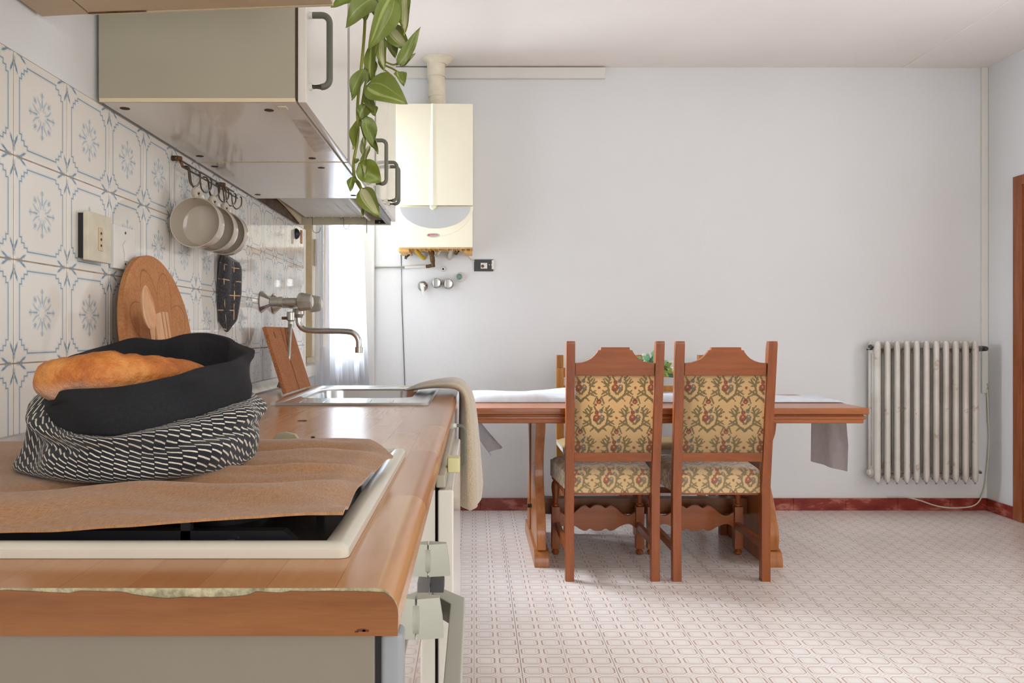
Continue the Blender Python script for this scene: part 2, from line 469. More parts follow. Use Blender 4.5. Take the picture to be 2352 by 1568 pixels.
# window_1 : cream wooden casement behind a sheer curtain
wn = mesh('window_1', wframe(B(), (WY0-.03, WY1+.02, WZ0-.0, WZ1), .07, XL-.15, XL-.07), M['winwood'], kind='structure')
mesh('stile', bx(XL-.085, XL-.045, WY0-.05, WY0+.14, WZ0+.03, WZ1, bev=.004), M['winwood'], wn)
mesh('stile', bx(XL-.10, XL-.055, 4.02, 4.12, WZ0+.05, WZ1, bev=.004), M['winwood'], wn)
mesh('window_sill', bx(XL-.16, XL-.02, 3.14, YB-.05, WZ0-.05, WZ0, bev=.006), M['white'], wn)
mesh('latch', bx(XL-.047, XL-.032, WY0-.005, WY0+.02, 1.36, 1.48, bev=.003), M['ivory'], wn)
g = bpy.data.materials.new('window_glass'); g.use_nodes = True; nt = g.node_tree
for n in list(nt.nodes): nt.nodes.remove(n)
out = nt.nodes.new('ShaderNodeOutputMaterial'); g1 = nt.nodes.new('ShaderNodeBsdfTransparent'); g2 = nt.nodes.new('ShaderNodeBsdfGlossy'); g3 = nt.nodes.new('ShaderNodeMixShader'); g3.inputs[0].default_value = .06
g2.inputs['Roughness'].default_value = .02
nt.links.new(g1.outputs[0], g3.inputs[1]); nt.links.new(g2.outputs[0], g3.inputs[2]); nt.links.new(g3.outputs[0], out.inputs[0])
for a, b in ((WY0+.10, 4.03), (4.11, WY1-.03)): mesh('pane', bx(XL-.098, XL-.094, a, b, WZ0+.05, WZ1-.06), g, wn, smooth=0)
cm = bpy.data.materials.new('sheer_curtain'); cm.use_nodes = True; nt = cm.node_tree
for n in list(nt.nodes): nt.nodes.remove(n)
out = nt.nodes.new('ShaderNodeOutputMaterial'); df = nt.nodes.new('ShaderNodeBsdfDiffuse'); tr = nt.nodes.new('ShaderNodeBsdfTranslucent'); tp = nt.nodes.new('ShaderNodeBsdfTransparent')
df.inputs[0].default_value = tr.inputs[0].default_value = lin(205, 208, 214)
a = nt.nodes.new('ShaderNodeMixShader'); a.inputs[0].default_value = .6; b = nt.nodes.new('ShaderNodeMixShader'); b.inputs[0].default_value = .52
nt.links.new(df.outputs[0], a.inputs[1]); nt.links.new(tr.outputs[0], a.inputs[2]); nt.links.new(a.outputs[0], b.inputs[1]); nt.links.new(tp.outputs[0], b.inputs[2]); nt.links.new(b.outputs[0], out.inputs[0])
M['curtain'] = cm
def curt(u, v):
    y = 3.33+1.29*u+.02*v*math.sin(9*u); amp = .012+.022*v
    x = -.655+amp*math.sin(2*PI*11*u+1.2*math.sin(5*u))+.4*amp*math.sin(2*PI*23*u+2*v)
    x += v**3*.055*u
    return (x, y, 2.42-(2.42-.05)*v)
ct = thing('curtain', 'sheer white curtain hanging in front of the kitchen window', 'curtain', (-.655, 4.0, .05))
mesh('curtain_cloth', sheet(curt, 132, 24), cm, ct, smooth=80)
mesh('curtain_rod', tb([(-.655, 3.2, 2.43), (-.655, 4.72, 2.43)], .009), M['white'], ct)
# ------------------------------------------------------------------ kitchen run
CT = .8845; CB = .852; CX = -.0524; CY0 = .5506; CY1 = 2.72
def beech(nt):
    x, y, z = xyz(wpos(nt)); n = nt.nodes.new('ShaderNodeTexBrick'); v = vec(y, x)
    nt.links.new(v.s, n.inputs['Vector']); n.offset = .37
    n.inputs['Color1'].default_value = lin(180, 120, 72); n.inputs['Color2'].default_value = lin(200, 148, 98); n.inputs['Mortar'].default_value = lin(172, 114, 70)
    n.inputs['Scale'].default_value = 1; n.inputs['Mortar Size'].default_value = .0004; n.inputs['Brick Width'].default_value = .33; n.inputs['Row Height'].default_value = .048; n.inputs['Bias'].default_value = -.1
    gr = noi(wpos(nt), 30, 3, .6, (4, .4, 4))
    return mix(nt, band(gr, .35, .6)*.22, E(nt, n.outputs[0]), lin(176, 108, 62))
M['beech'] = mat('beech_block_laminate', beech, .2, spec=.5)
M['core'] = mat('chipboard_core', plain(lin(182, 172, 138), .25, 150), .95, bump=lambda nt: (noi(texco(nt), 300, 3), .6, .002))
M['beech_end'] = mat('beech_end_band', wood(lin(122, 74, 40), lin(146, 94, 54), 'x', 18), .35)
wt = thing('worktop', 'long beech-look kitchen worktop with a chipped near edge', 'worktop', (-.35, .56, CB))
def worktop():
    bm = B(); r = .016
    arc = [(CX-r+r*math.sin(t), CT-r+r*math.cos(t)) for t in [k*PI/16 for k in range(1, 9)]]
    prof = [(-.66, CT), (-.478, CT), (-.17, CT), (CX-r, CT)]+arc+[(CX, CB+.004), (CX-.004, CB), (-.17, CB), (-.478, CB), (-.66, CB)]
    ys = [CY0, 2.15, 2.54, CY1]; n = len(prof)
    V = [[bm.verts.new((p[0], y, p[1])) for p in prof] for y in ys]
    for i in range(3):
        for k in range(n):
            if i == 1 and k in (1, n-3): continue
            bm.faces.new([V[i][k], V[i][(k+1) % n], V[i+1][(k+1) % n], V[i+1][k]])
    f = bm.faces.new(V[0]); f.material_index = 1
    f = bm.faces.new(V[3][::-1]); f.material_index = 1
    a, b, c, d_ = 1, 2, n-3, n-2          # top hole 1-2, bottom hole (n-3)-(n-2)
    for q in ([V[1][1], V[1][2], V[1][n-3], V[1][n-2]], [V[2][1], V[2][2], V[2][n-3], V[2][n-2]], [V[1][1], V[2][1], V[2][n-2], V[1][n-2]], [V[1][2], V[2][2], V[2][n-3], V[1][n-3]]):
        bm.faces.new(q)
    bmesh.ops.recalc_face_normals(bm, faces=bm.faces)
    return bm
mesh('laminate_top', worktop(), [M['beech'], M['core']], wt, smooth=30)
# end band with the torn upper edge
cx_ = [-20, 30, 80, 130, 165, 176, 182, 240, 285, 300, 330, 360, 400, 425, 450, 500, 545, 560, 576, 582, 590, 640, 655, 662, 720, 760, 820, 890, 905]
cd_ = [0, 1, 3, 6, 7, 4, 1, 3, 4, 9, 13, 17, 19, 15, 17, 16, 15, 12, 10, 4, 3, 6, 5, 2, 3, 2, 3, 5, 4]
def chip(x): 
    px = x*FPX/CY0+VX
    return (interp(px, cx_, cd_)+1.2*nz(px*.09))*.00030
top = []
N = 150
for k in range(N+1):
    x = -.655+(CX-.016+.655)*k/N; top.append((x, CT-.0012-max(0, chip(x))))
arc = [(CX-.016+.016*math.sin(t), CT-.017+.016*math.cos(t)-.0006) for t in [k*PI/16 for k in range(2, 9)]]
mesh('edge_band', prism(B(), top+arc+[(CX-.0004, CB), (-.655, CB)], 'y', CY0-.0016, CY0), M['beech_end'], wt, smooth=0)
for px, py, rx, rz in ((830, 1447, .0028, .0009), (840, 1448, .0022, .0007), (819, 1450, .0012, .0006)):
    c = P(px, py, CY0-.0017); mesh('scratch_mark', bx(c.x-rx, c.x+rx, CY0-.0019, CY0-.0012, c.z-rz, c.z+rz), mat('dark_red_mark', lin(92, 44, 30), .8) if px == 830 else bpy.data.materials['dark_red_mark'], wt)
def bsp(u, v):
    a = v*PI/2
    return (-.6575+.020*(1-math.sin(a))+.004*math.sin(a), .56+2.14*u, CT+.0006+.026*math.sin(a)*(1 if v > 0 else 0)+.004*(v > 0))
st = B(); prism(st, [(-.6605, CT), (-.632, CT), (-.632, CT+.004), (-.640, CT+.010), (-.648, CT+.020), (-.6525, CT+.030), (-.6605, CT+.031)], 'y', .556, CY1)
mesh('backsplash_strip', st, mat('grey_metallic_strip', plain(lin(190, 184, 176), .1, 20), .3, .6), label='grey metal sealing strip between the worktop and the tiles', cat='trim strip')

# --- oven housing and oven
def leaf(name, parent, x0, x1, y0, y1, z0, z1, m='cream', bev=.004): return mesh(name, bx(x0, x1, y0, y1, z0, z1, bev=bev, seg=3), M[m], parent)
M['grey_panel'] = mat('grey_side_panel', plain(lin(134, 125, 110), .02, 6), .45)
oc = thing('oven_cabinet', 'pale grey side-panelled base unit that carries the built-in oven', 'cabinet', (-.35, .87, 0))
leaf('side_panel', oc, -.655, -.0695, .556, .574, .0, CB-.001, 'grey_panel', .001)
leaf('side_panel', oc, -.655, -.0695, 1.148, 1.163, .0, CB-.001, 'grey_panel', .001)
leaf('plinth', oc, -.655, -.12, .575, 1.147, 0, .10, 'cream', .001)
GLASS = mat('mirrored_oven_glass', lin(214, 208, 200), .03, .55, spec=.8)
GX = -.056
ov = thing('oven', 'built-in oven with a mirrored glass front and chunky grey knobs', 'oven', (-.35, .87, .10))
mesh('body', bx(-.60, -.0695, .578, 1.144, .102, .848), M['grey_panel'], ov)
LP = EYE-.322
M['bluegrey'] = mat('blue_grey_trim', lin(146, 149, 152), .4)
mesh('side_trim', bx(-.0655, -.0498, .556, .578, .10, CB-.001, bev=.004, seg=3), M['bluegrey'], ov)
mesh('side_gap', bx(-.0695, -.0655, .560, .578, .10, CB-.001), M['black'], ov)
mesh('control_panel', bx(-.066, GX, .579, 1.146, LP+.0025, CB-.001, bev=.0008, seg=1), GLASS, ov)
mesh('oven_door', bx(-.066, GX, .579, 1.146, .12, LP-.0015, bev=.0008, seg=1), GLASS, ov)
mesh('door_gap', bx(-.0655, GX-.002, .579, 1.146, LP-.0015, LP+.0025), M['rubber'], ov)
M['knob'] = mat('grey_green_plastic', lin(176, 176, 162), .38)
for y in (.776, .975):
    z = EYE-.275; h = .0195
    kb = mesh('knob', lt([(.0165, 0), (.0165, .003), (.008, .004)], (GX, y, z), (1, 0, 0), 20), M['knob'], ov)
    bm = B(); prism(bm, [(-.009, -.0195), (.009, -.0195), (.011, .0), (.009, .0195), (-.009, .0195), (-.011, 0)], 'x', 0, .0255)
    for v in bm.verts:
        if v.co.x > .02:
            v.co.y *= .45
            if v.co.z > -.01: v.co.x -= .0045*(v.co.z+.01)/.03
    bmesh.ops.translate(bm, vec=(GX+.001, y, z), verts=bm.verts)
    mesh('grip', bm, M['knob'], kb)
bm = B(); prism(bm, [(1.02, LP-.009), (1.05, LP-.010), (1.055, LP-.001), (1.05, LP+.004), (1.02, LP+.004)], 'x', GX, GX+.017, bev=.001)
mesh('door_latch', bm, M['rubber'], ov)
hd = B(); HZ = EYE-.362
pts = [(GX, 1.115), (GX, 1.075), (-.031, 1.035), (-.031, .70), (GX, .66), (GX, .62), (-.0135, .675), (-.0125, 1.06)]
mesh('door_handle', prism(B(), pts[::-1], 'z', HZ-.016, HZ+.012, bev=.002), M['knob'], ov)

# --- appliance / base units further along
def d_handle(parent, x, y, z0, z1, out, r=.0058, name='handle'):
    R = .014; p = [(x, y, z0), (x+out-R, y, z0)]
    for k in range(1, 7): a = k*PI/12; p.append((x+out-R+R*math.sin(a), y, z0+R-R*math.cos(a)))
    p.append((x+out, y, z1-R))
    for k in range(1, 7): a = k*PI/12; p.append((x+out-R+R*math.cos(a), y, z1-R+R*math.sin(a)))
    p.append((x, y, z1))
    h = mesh(name, tb(p, r, seg=10), M['grey_handle'], parent)
    for z in (z0, z1): mesh('spacer', lt([(.0062, -.001), (.0062, .006)], (x, y, z), (1, 0, 0), 12), M['clear'], h)
    return h
bu = thing('base_cabinet', 'cream base unit with a thick projecting door beside the oven', 'cabinet', (-.35, 1.5, 0))
leaf('side_panel', bu, -.655, -.062, 1.172, 1.188, 0, CB-.001, 'cream_side', .001)
leaf('side_panel', bu, -.655, -.062, 1.788, 1.80, 0, CB-.001, 'cream_side', .001)
leaf('drawer_front', bu, -.058, -.043, 1.20, 1.79, EYE-.232, CB-.004, 'cream_side', .003)
leaf('door', bu, -.055, -.031, 1.20, 1.79, .10, EYE-.235, 'cream', .003)
mesh('child_lock', bx(-.043, -.0225, 1.27, 1.30, EYE-.222, EYE-.197, bev=.004), mat('yellowed_plastic', lin(206, 200, 150), .4), bu)
leaf('plinth', bu, -.655, -.12, 1.19, 1.787, 0, .10, 'cream', .001)
su = thing('base_cabinet', 'cream sink base unit with a grey bow handle under the towel', 'cabinet', (-.35, 2.2, 0))
leaf('side_panel', su, -.655, -.074, 1.802, 1.818, 0, CB-.001, 'cream_side', .001)
leaf('side_panel', su, -.655, -.074, 2.70, 2.716, 0, CB-.001, 'cream', .001)
leaf('plinth', su, -.655, -.12, 1.82, 2.70, 0, .10, 'cream', .001)
dd = leaf('door', su, -.072, -.055, 1.805, 2.257, .10, CB-.004)
leaf('door', su, -.072, -.055, 2.262, 2.714, .10, CB-.004)
d_handle(dd, -.055, 2.225, EYE-.371, EYE-.2555, .0290, .0048)

# --- hob: cream rim, dark pan
hb = thing('gas_hob', 'gas hob with a cream enamel rim and a dark pan', 'hob', (-.37, .89, CT))
HX0, HX1, HY0, HY1 = -.628, -.0985, .622, 1.155
def rim():
    bm = B(); prof = [(0, 0), (0, .007), (.004, .0105), (.012, .011), (.020, .0085), (.024, .004), (.024, .0)]
    rings = []
    for dd_, h in prof:
        rings.append([bm.verts.new((x, y, CT+.0003+h)) for x, y in rrect(HX0+dd_, HX1-dd_, HY0+dd_, HY1-dd_, max(.0012, .007-dd_*.4), 4)])
    n = len(rings[0])
    for a, b in zip(rings, rings[1:]):
        for k in range(n): bm.faces.new([a[k], a[(k+1) % n], b[(k+1) % n], b[k]])
    bmesh.ops.recalc_face_normals(bm, faces=bm.faces)
    return bm
M['rim'] = mat('cream_enamel', plain(lin(222, 216, 200), .02, 8), .25)
M['pan'] = mat('dark_enamel', lin(40, 40, 44), .25)
mesh('enamel_rim', rim(), M['rim'], hb, smooth=40)
mesh('burner_pan', bx(HX0+.022, HX1-.022, HY0+.022, HY1-.022, CT, CT+.003, bev=.001), M['pan'], hb)
mesh('inner_frame', prism(B(), [(HX0+.03, CT+.003), (HX1-.05, CT+.003), (HX1-.06, CT+.012), (HX0+.04, CT+.012)], 'y', HY0+.04, HY0+.052), M['pan'], hb)
for gx in (-.50, -.24):
    for gy in (.76, 1.0):
        bn = mesh('burner', lt([(.045, 0), (.045, .006), (.034, .012), (.0, .013)], (gx, gy, CT+.003)), M['black'], hb)
        gr = B(); box(gr, gx-.10, gx+.10, gy-.004, gy+.004, CT+.018, CT+.024); box(gr, gx-.004, gx+.004, gy-.10, gy+.10, CT+.018, CT+.024)
        for q in (-.098, .09): box(gr, gx+q, gx+q+.008, gy-.004, gy+.004, CT+.003, CT+.024); box(gr, gx-.004, gx+.004, gy+q, gy+q+.008, CT+.003, CT+.024)
        mesh('pan_support', gr, M['black'], bn)
sp = P(529, 1228, .657); mesh('screw', lt([(.0042, 0), (.0042, .0018), (.003, .003)], (sp.x, .657, CT+.003), seg=12), M['chrome'], hb)
hg = B(); prism(hg, [(-.288, CT), (-.282, CT), (-.279, CT+.018), (-.283, CT+.024), (-.297, CT+.0275), (-.309, CT+.0255), (-.3135, CT+.019), (-.3155, CT)], 'y', 1.160, 1.172, bev=.0015)
bmesh.ops.translate(hg, vec=(.022, 0, .005), verts=hg.verts)
mesh('lid_hinge', hg, mat('olive_plastic', lin(172, 162, 132), .45), hb)

# --- sink, tap
sk = thing('kitchen_sink', 'stainless steel inset sink with a ribbed drainer', 'sink', (-.31, 2.3, CT))
SX0, SX1, SY0, SY1 = -.507, -.111, 1.957, 2.632
def sinkmesh():
    bm = B()
    def loop(x0, x1, y0, y1, r, z, n=6): return [bm.verts.new((x, y, z)) for x, y in rrect(x0, x1, y0, y1, r, n)]
    L = [loop(SX0, SX1, SY0, SY1, .018, CT+.0004), loop(SX0+.003, SX1-.003, SY0+.003, SY1-.003, .017, CT+.006), loop(SX0+.012, SX1-.012, SY0+.012, SY1-.012, .014, CT+.0062), loop(SX0+.022, SX1-.022, SY0+.022, SY1-.022, .012, CT+.003)]
    bx0, bx1, by0, by1 = -.472, -.176, 2.16, 2.53
    L += [loop(bx0-.012, bx1+.012, by0-.012, by1+.012, .07, CT+.003), loop(bx0-.004, bx1+.004, by0-.004, by1+.004, .066, CT+.001), loop(bx0, bx1, by0, by1, .064, CT-.006), loop(bx0+.008, bx1-.008, by0+.008, by1-.008, .06, CT-.10), loop(bx0+.03, bx1-.03, by0+.03, by1-.03, .05, CT-.14), loop(bx0+.12, bx1-.12, by0+.15, by1-.15, .02, CT-.145)]
    n = len(L[0])
    for a, b in zip(L, L[1:]):
        for k in range(n): bm.faces.new([a[k], a[(k+1) % n], b[(k+1) % n], b[k]])
    bm.faces.new(L[-1])
    bmesh.ops.recalc_face_normals(bm, faces=bm.faces)
    for f in bm.faces:
        pass
    return bm
mesh('basin', sinkmesh(), M['steel'], sk, smooth=40)
for k in range(5):
    x = -.44+.058*k
    rb = B(); tube(rb, [(x, 1.99, CT+.0033), (x-.008, 2.11, CT+.0033)], .0042, seg=8, flat=.5); mesh('drainer_rib', rb, M['steel'], sk)
mesh('drain', lt([(.034, 0), (.034, .002), (.026, .003), (.0, .001)], (-.324, 2.345, CT-.1448)), M['chrome'], sk)
mesh('overflow_cover', bx(-.168, -.122, 1.99, 2.07, CT+.0032, CT+.0042, bev=.0004, seg=1), M['chrome'], sk)

tp_ = thing('wall_tap', 'old chrome wall mixer tap with faceted knobs and a swan spout', 'tap', (-.655, 2.55, 1.16))
TZ = EYE+.100
def fluted(bm, c, r0, r1, h, n=8):
    return lathe(bm, [(r0*.55, 0), (r0*.92, .004), (r0, .012), (r1, h*.7), (r1*.86, h-.004), (r1*.55, h)], c, (1, 0, 0), n)
for y in (2.475, 2.625):
    es = mesh('escutcheon', lt([(.034, 0), (.033, .003), (.012, .028), (.010, .03)], (-.6605, y, TZ), (1, 0, 0), 12), M['chrome'], tp_, smooth=20)
    mesh('coupling', lt([(.0145, .028), (.0145, .052), (.0165, .053), (.0165, .066), (.0125, .067), (.0125, .11)], (-.6605, y, TZ), (1, 0, 0), 16), M['oldchrome'], tp_)
    kn = mesh('tap_knob', fluted(B(), (-.549, y, TZ), .029, .026, .047), M['oldchrome'], tp_, smooth=15)
    mesh('index_cap', lt([(.016, 0), (.016, .001), (.012, .0025), (0, .003)], (-.503, y, TZ), (1, 0, 0)), M['white'], kn)
mesh('mixer_body', tb([(-.580, 2.475, TZ), (-.580, 2.625, TZ)], .0135, seg=16), M['oldchrome'], tp_)
mesh('spout_nut', lt([(.017, 0), (.019, .004), (.019, .018), (.014, .024), (.012, .03)], (-.562, 2.55, TZ-.018), (0, 0, -1), 16), M['oldchrome'], tp_)
SZ = EYE+.012
sp = spline([(-.562, 2.55, TZ-.03), (-.562, 2.55, TZ-.062), (-.548, 2.55, SZ+.006), (-.520, 2.55, SZ-.001), (-.46, 2.55, SZ-.002), (-.405, 2.55, SZ-.004), (-.382, 2.55, SZ-.012), (-.370, 2.55, SZ-.032), (-.369, 2.55, SZ-.058)], 6)
mesh('spout', tb(sp, .0095, seg=14), M['chrome'], tp_)
mesh('aerator', lt([(.011, 0), (.0125, .001), (.0125, .018), (.011, .019)], (-.369, 2.55, SZ-.072), (0, 0, 1), 12), M['oldchrome'], tp_)
hs = P(668, 716, 2.52)
mesh('hose_valve', lt([(.011, 0), (.013, .002), (.013, .026), (.0085, .030), (.0095, .034), (.0095, .05)], (hs.x, 2.52, hs.z), (0, 0, -1), 12), M['oldchrome'], tp_)
mesh('valve_lever', lt([(.005, 0), (.005, .016)], (hs.x-.011, 2.515, hs.z-.020), (-1, 0, 0), 10), M['rust'], tp_)
mesh('supply_hose', tb(spline([(hs.x, 2.52, hs.z-.04), P(667, 755, 2.50), P(664, 800, 2.46), (-.572, 2.4435, .973), (-.60, 2.4435, CT+.012)], 6), .0058, seg=10), M['oldchrome'], tp_)
# ------------------------------------------------------------------ wall cabinets, shelf, hood
UB = EYE+.41; UT = EYE+1.10; UX = -.295
def cap_disc(parent, px, py):
    y = .41*FPX/(VY-py); x = (px-VX)*y/FPX
    mesh('screw_cap', lt([(.0085, 0), (.0085, -.0006)], (x, y, UB-.0024)), M['seam'], parent, smooth=0)
M['trimgrey'] = mat('grey_edge_trim', lin(142, 136, 130), .4)
def wall_cab(y0, y1, label, handle_y, caps):
    t = thing('wall_cabinet', label, 'cabinet', (-.48, (y0+y1)/2, UB))
    mesh('body', bx(-.660, -.3135, y0+.001, y1-.001, UB, UT, bev=.0015, seg=1), [M['cream_side']], t)
    mesh('base_panel', bx(-.656, -.3145, y0+.004, y1-.004, UB-.0022, UB-.0002, bev=.0006, seg=1), M['cream'], t)
    for q in (y0+.0008, y1-.0052): mesh('edge_lipping', bx(-.658, -.3138, q, q+.0042, UB-.0026, UB+.004), M['cream_edge'], t)
    mesh('hinge_gap', bx(-.3136, -.311, y0+.0005, y1-.0005, UB+.002, UT-.002), M['seam'], t)
    dr = mesh('door', bx(-.311, UX, y0+.0035, y1-.0035, UB-.003, UT, bev=.0030, seg=2), M['cream'], t)
    d_handle(dr, UX, handle_y, EYE+.442, EYE+.570, .0365)
    mesh('edge_trim', bx(UX-.004, UX+.0006, y1-.032, y1-.0030, UB-.0032, UT-.001), M['trimgrey'], dr)
    for c in caps: cap_disc(t, *c)
    return t
wc = wall_cab(1.397, 1.889, 'cream wall cabinet nearest the viewer with a grey bow handle', 1.425, ((287, 246), (618, 250), (459, 356), (717, 361)))
tq = [(670, 268), (708, 268), (762, 341), (722, 343)]
tqv = []
for px, py in tq:
    y = .413*FPX/(VY-py); tqv.append(((px-VX)*y/FPX, y))
mesh('tape_patch', prism(B(), [(min(x, -.318), y) for x, y in tqv], 'z', UB-.0032, UB-.0023), mat('brown_tape', plain(lin(196, 180, 164), .2, 25), .15), wc, smooth=0)
mesh('door_stop', bx(-.352, -.335, 1.42, 1.44, UB-.006, UB-.002, bev=.002), M['ivory'], wc)
wall_cab(1.889, 2.396, 'cream wall cabinet between the first cabinet and the extractor hood', 2.345, ((493, 380), (738, 383), (592, 445), (812, 447)))

hu = thing('extractor_hood', 'cream cabinet with a built-in extractor hood and two bow handles', 'extractor hood', (-.48, 2.7, UB))
mesh('cupboard', bx(-.660, -.3135, 2.398, 2.999, UB+.055, UT, bev=.0015, seg=1), M['cream_side'], hu)
mesh('side_panel', bx(-.660, -.3135, 2.985, 3.0, UB, UB+.055), mat('olive_cream', plain(lin(200, 190, 164), .03, 10), .35), hu)
mesh('side_panel', bx(-.660, -.3135, 2.398, 2.404, UB, UB+.055), M['cream'], hu)
for y0, y1, hy in ((2.398, 2.699, 2.668), (2.702, 3.0, 2.738)):
    dr = mesh('door', bx(-.311, UX, y0, y1, UB+.012, UT, bev=.004, seg=3), M['cream'], hu)
    d_handle(dr, UX, hy, EYE+.447, EYE+.575, .0365)
fl_ = B()
FW = mat('hood_filter', plain(lin(222, 220, 210), .03, 10), .55)
box(fl_, -.632, -.40, 2.408, 2.972, UB+.026, UB+.034, bev=.004)
ff = mesh('grease_filter', fl_, FW, hu)
for k in range(6): 
    x = -.60+.034*k; mesh('filter_rib', tb([(x, 2.412, UB+.0262), (x+.004, 2.966, UB+.0262)], .0038, seg=6), FW, ff)
mesh('filter_frame', bx(-.396, -.384, 2.41, 2.972, UB+.012, UB+.04, bev=.003), M['ivory'], hu)
mesh('front_channel', bx(-.38, -.3135, 2.41, 2.97, UB+.036, UB+.05), M['seam'], hu)
mesh('front_visor', prism(B(), [(-.330, UB+.002), (-.318, UB+.002), (-.311, UB+.012), (-.311, UB+.02), (-.326, UB+.016)], 'y', 2.62, 2.984), M['bluegrey'], hu)
mesh('vent_slot', bx(-.372, -.322, 2.9835, 2.985, UB+.003, UB+.017), M['black'], hu)
mesh('screw', lt([(.004, 0), (.003, .0015)], (-.355, 2.9833, UB+.010), (0, -1, 0), 10), M['chrome'], hu)
mesh('back_board', bx(-.6605, -.656, 2.41, 2.98, UB+.001, UB+.05), mat('brown_shadow_board', plain(lin(104, 84, 68), .3, 20), .8), hu)  # brown board with the shade under the hood put into its colour
pr = [(2.43, UB+.05), (2.43, UB+.034)]
for k in range(1, 9): t = k/8; pr.append((2.43+.53*t, UB+.034+.010*math.sin(t*PI)*(1-t)-.030*t**2.2))
pr += [(2.975, UB+.002), (2.982, UB+.05)]
mesh('curved_cover', prism(B(), pr, 'x', -.652, -.645), M['cream_edge'], hu)

sh = thing('wall_shelf', 'cream overhead shelf board above the first wall cabinet', 'shelf', (-.44, .9, EYE+.49))
H0, H1 = EYE+.4876, EYE+.5036
zs = lambda x: H0+(H1-H0)*(x+.662)/.446
M['shelf'] = mat('yellowed_cream_board', plain(lin(200, 176, 144), .05, 9), .45)
mesh('board', prism(B(), [(-.588, zs(-.588)), (-.216, zs(-.216)), (-.216, zs(-.216)+.03), (-.588, zs(-.588)+.03)], 'y', .45, 1.216, bev=.001), M['shelf'], sh)
mesh('wall_strip', prism(B(), [(-.661, zs(-.661)-.002), (-.591, zs(-.591)-.001), (-.591, zs(-.591)+.03), (-.661, zs(-.661)+.03)], 'y', .45, 1.219, bev=.001), M['shelf'], sh)
mesh('edge_lipping', prism(B(), [(-.588, zs(-.588)-.0008), (-.216, zs(-.216)-.0008), (-.216, zs(-.216)+.03), (-.588, zs(-.588)+.03)], 'y', 1.2175, 1.222), M['cream_edge'], sh)
mesh('rust_stain', prism(B(), [(-.5895, zs(-.589)-.0012), (-.586, zs(-.586)-.0012), (-.50, zs(-.50)-.0010), (-.585, zs(-.585)+.001)], 'y', 1.2135, 1.2178), M['rust'], sh)

# S hooks under the hood
def shook(px, y0, y1, label, turn):
    a = P(px, y0, 2.978); b_ = P(px, y1, 2.978); h = a.z-b_.z; c = math.cos(turn); s = math.sin(turn); R = h*.24
    pts = []
    for k in range(9): t = PI*k/8; pts.append((R*.6-R*.6*math.cos(t), -R*.6*math.sin(t)*-1))
    loc = [(R*1.2-q[0]-R*.6, h-R*.6+q[1]) for q in pts]
    loc = [(R*.6+R*.6*math.cos(PI*k/8)-R*1.2, h-R*.6+R*.6*math.sin(PI*k/8)) for k in range(0, 9)][::-1]
    loc = [(-R*.6*math.cos(t)-R*.6+.0, h-R*.6+R*.6*math.sin(t)) for t in [PI*k/8 for k in range(9)]]
    loc += [(0, h*.55), (0, R*1.0)] + [(R-R*math.cos(t), R-R*math.sin(t)) for t in [PI*k/8 for k in range(1, 9)]] + [(2*R, R*1.35)]
    mesh('s_hook', tb([(a.x+u*c, 2.978-.004+u*s*-1, b_.z+v) for u, v in loc], .0011, seg=6), M['wire'], label=label, cat='hook', group='hooks under the extractor hood')
shook(718, 497, 535, 'wire hook under the extractor hood nearest the tiled wall', 0)
shook(790, 500, 526, 'thin wire hook under the middle of the extractor hood', .2)
shook(843, 478, 537, 'long straight wire hook under the front of the extractor hood', 1.45)

sc_ = thing('suction_hook', 'round dark suction hook with a wooden peg on the last tiles', 'hook', (-.66, 2.96, EYE+.37))
c = (-.6615, 2.955, EYE+.372)
mesh('suction_cup', lt([(.020, 0), (.020, .004), (.015, .010), (.008, .014), (0, .015)], c, (1, 0, 0), 20), M['black'], sc_)
mesh('peg', bx(-.649, -.641, 2.968, 2.980, EYE+.337, EYE+.388, bev=.002), mat('peg_wood', lin(214, 170, 130), .6), sc_)

# ------------------------------------------------------------------ sockets on the tiles
so = thing('power_socket', 'yellowed wall socket with three holes hanging loose from the tiles', 'socket', (-.65, 1.37, EYE+.165))
mesh('back_box', bx(-.6625, -.652, 1.331, 1.408, EYE+.128, EYE+.203), M['black'], so)
mesh('plate', bx(-.652, -.643, 1.327, 1.412, EYE+.124, EYE+.206, bev=.0015), M['ivory'], so)
ins = mesh('insert', bx(-.643, -.6415, 1.362, 1.378, EYE+.143, EYE+.183, bev=.001), mat('aged_insert', lin(206, 186, 150), .4), so)
for k in range(3): mesh('hole', lt([(.0022, 0), (.0022, .0008)], (-.6416, 1.370, EYE+.152+.0105*k), (1, 0, 0), 10), M['black'], ins)
sw = thing('light_switch', 'white wall switch plate with a diamond rocker above the round cork board', 'switch', (-.655, 1.49, EYE+.165))
mesh('plate', bx(-.6625, -.653, 1.4455, 1.537, EYE+.120, EYE+.2005, bev=.002), M['white'], sw)
rk = mesh('rocker', prism(B(), [(1.4855, EYE+.136), (1.4965, EYE+.136), (1.4965, EYE+.150), (1.503, EYE+.166), (1.491, EYE+.176), (1.479, EYE+.166), (1.4855, EYE+.150)], 'x', -.653, -.6495, bev=.001), M['white'], sw)
for z in (.131, .189): mesh('screw', lt([(.0025, 0), (.0025, .0008)], (-.653, 1.491, EYE+z), (1, 0, 0), 10), M['rust'], sw)

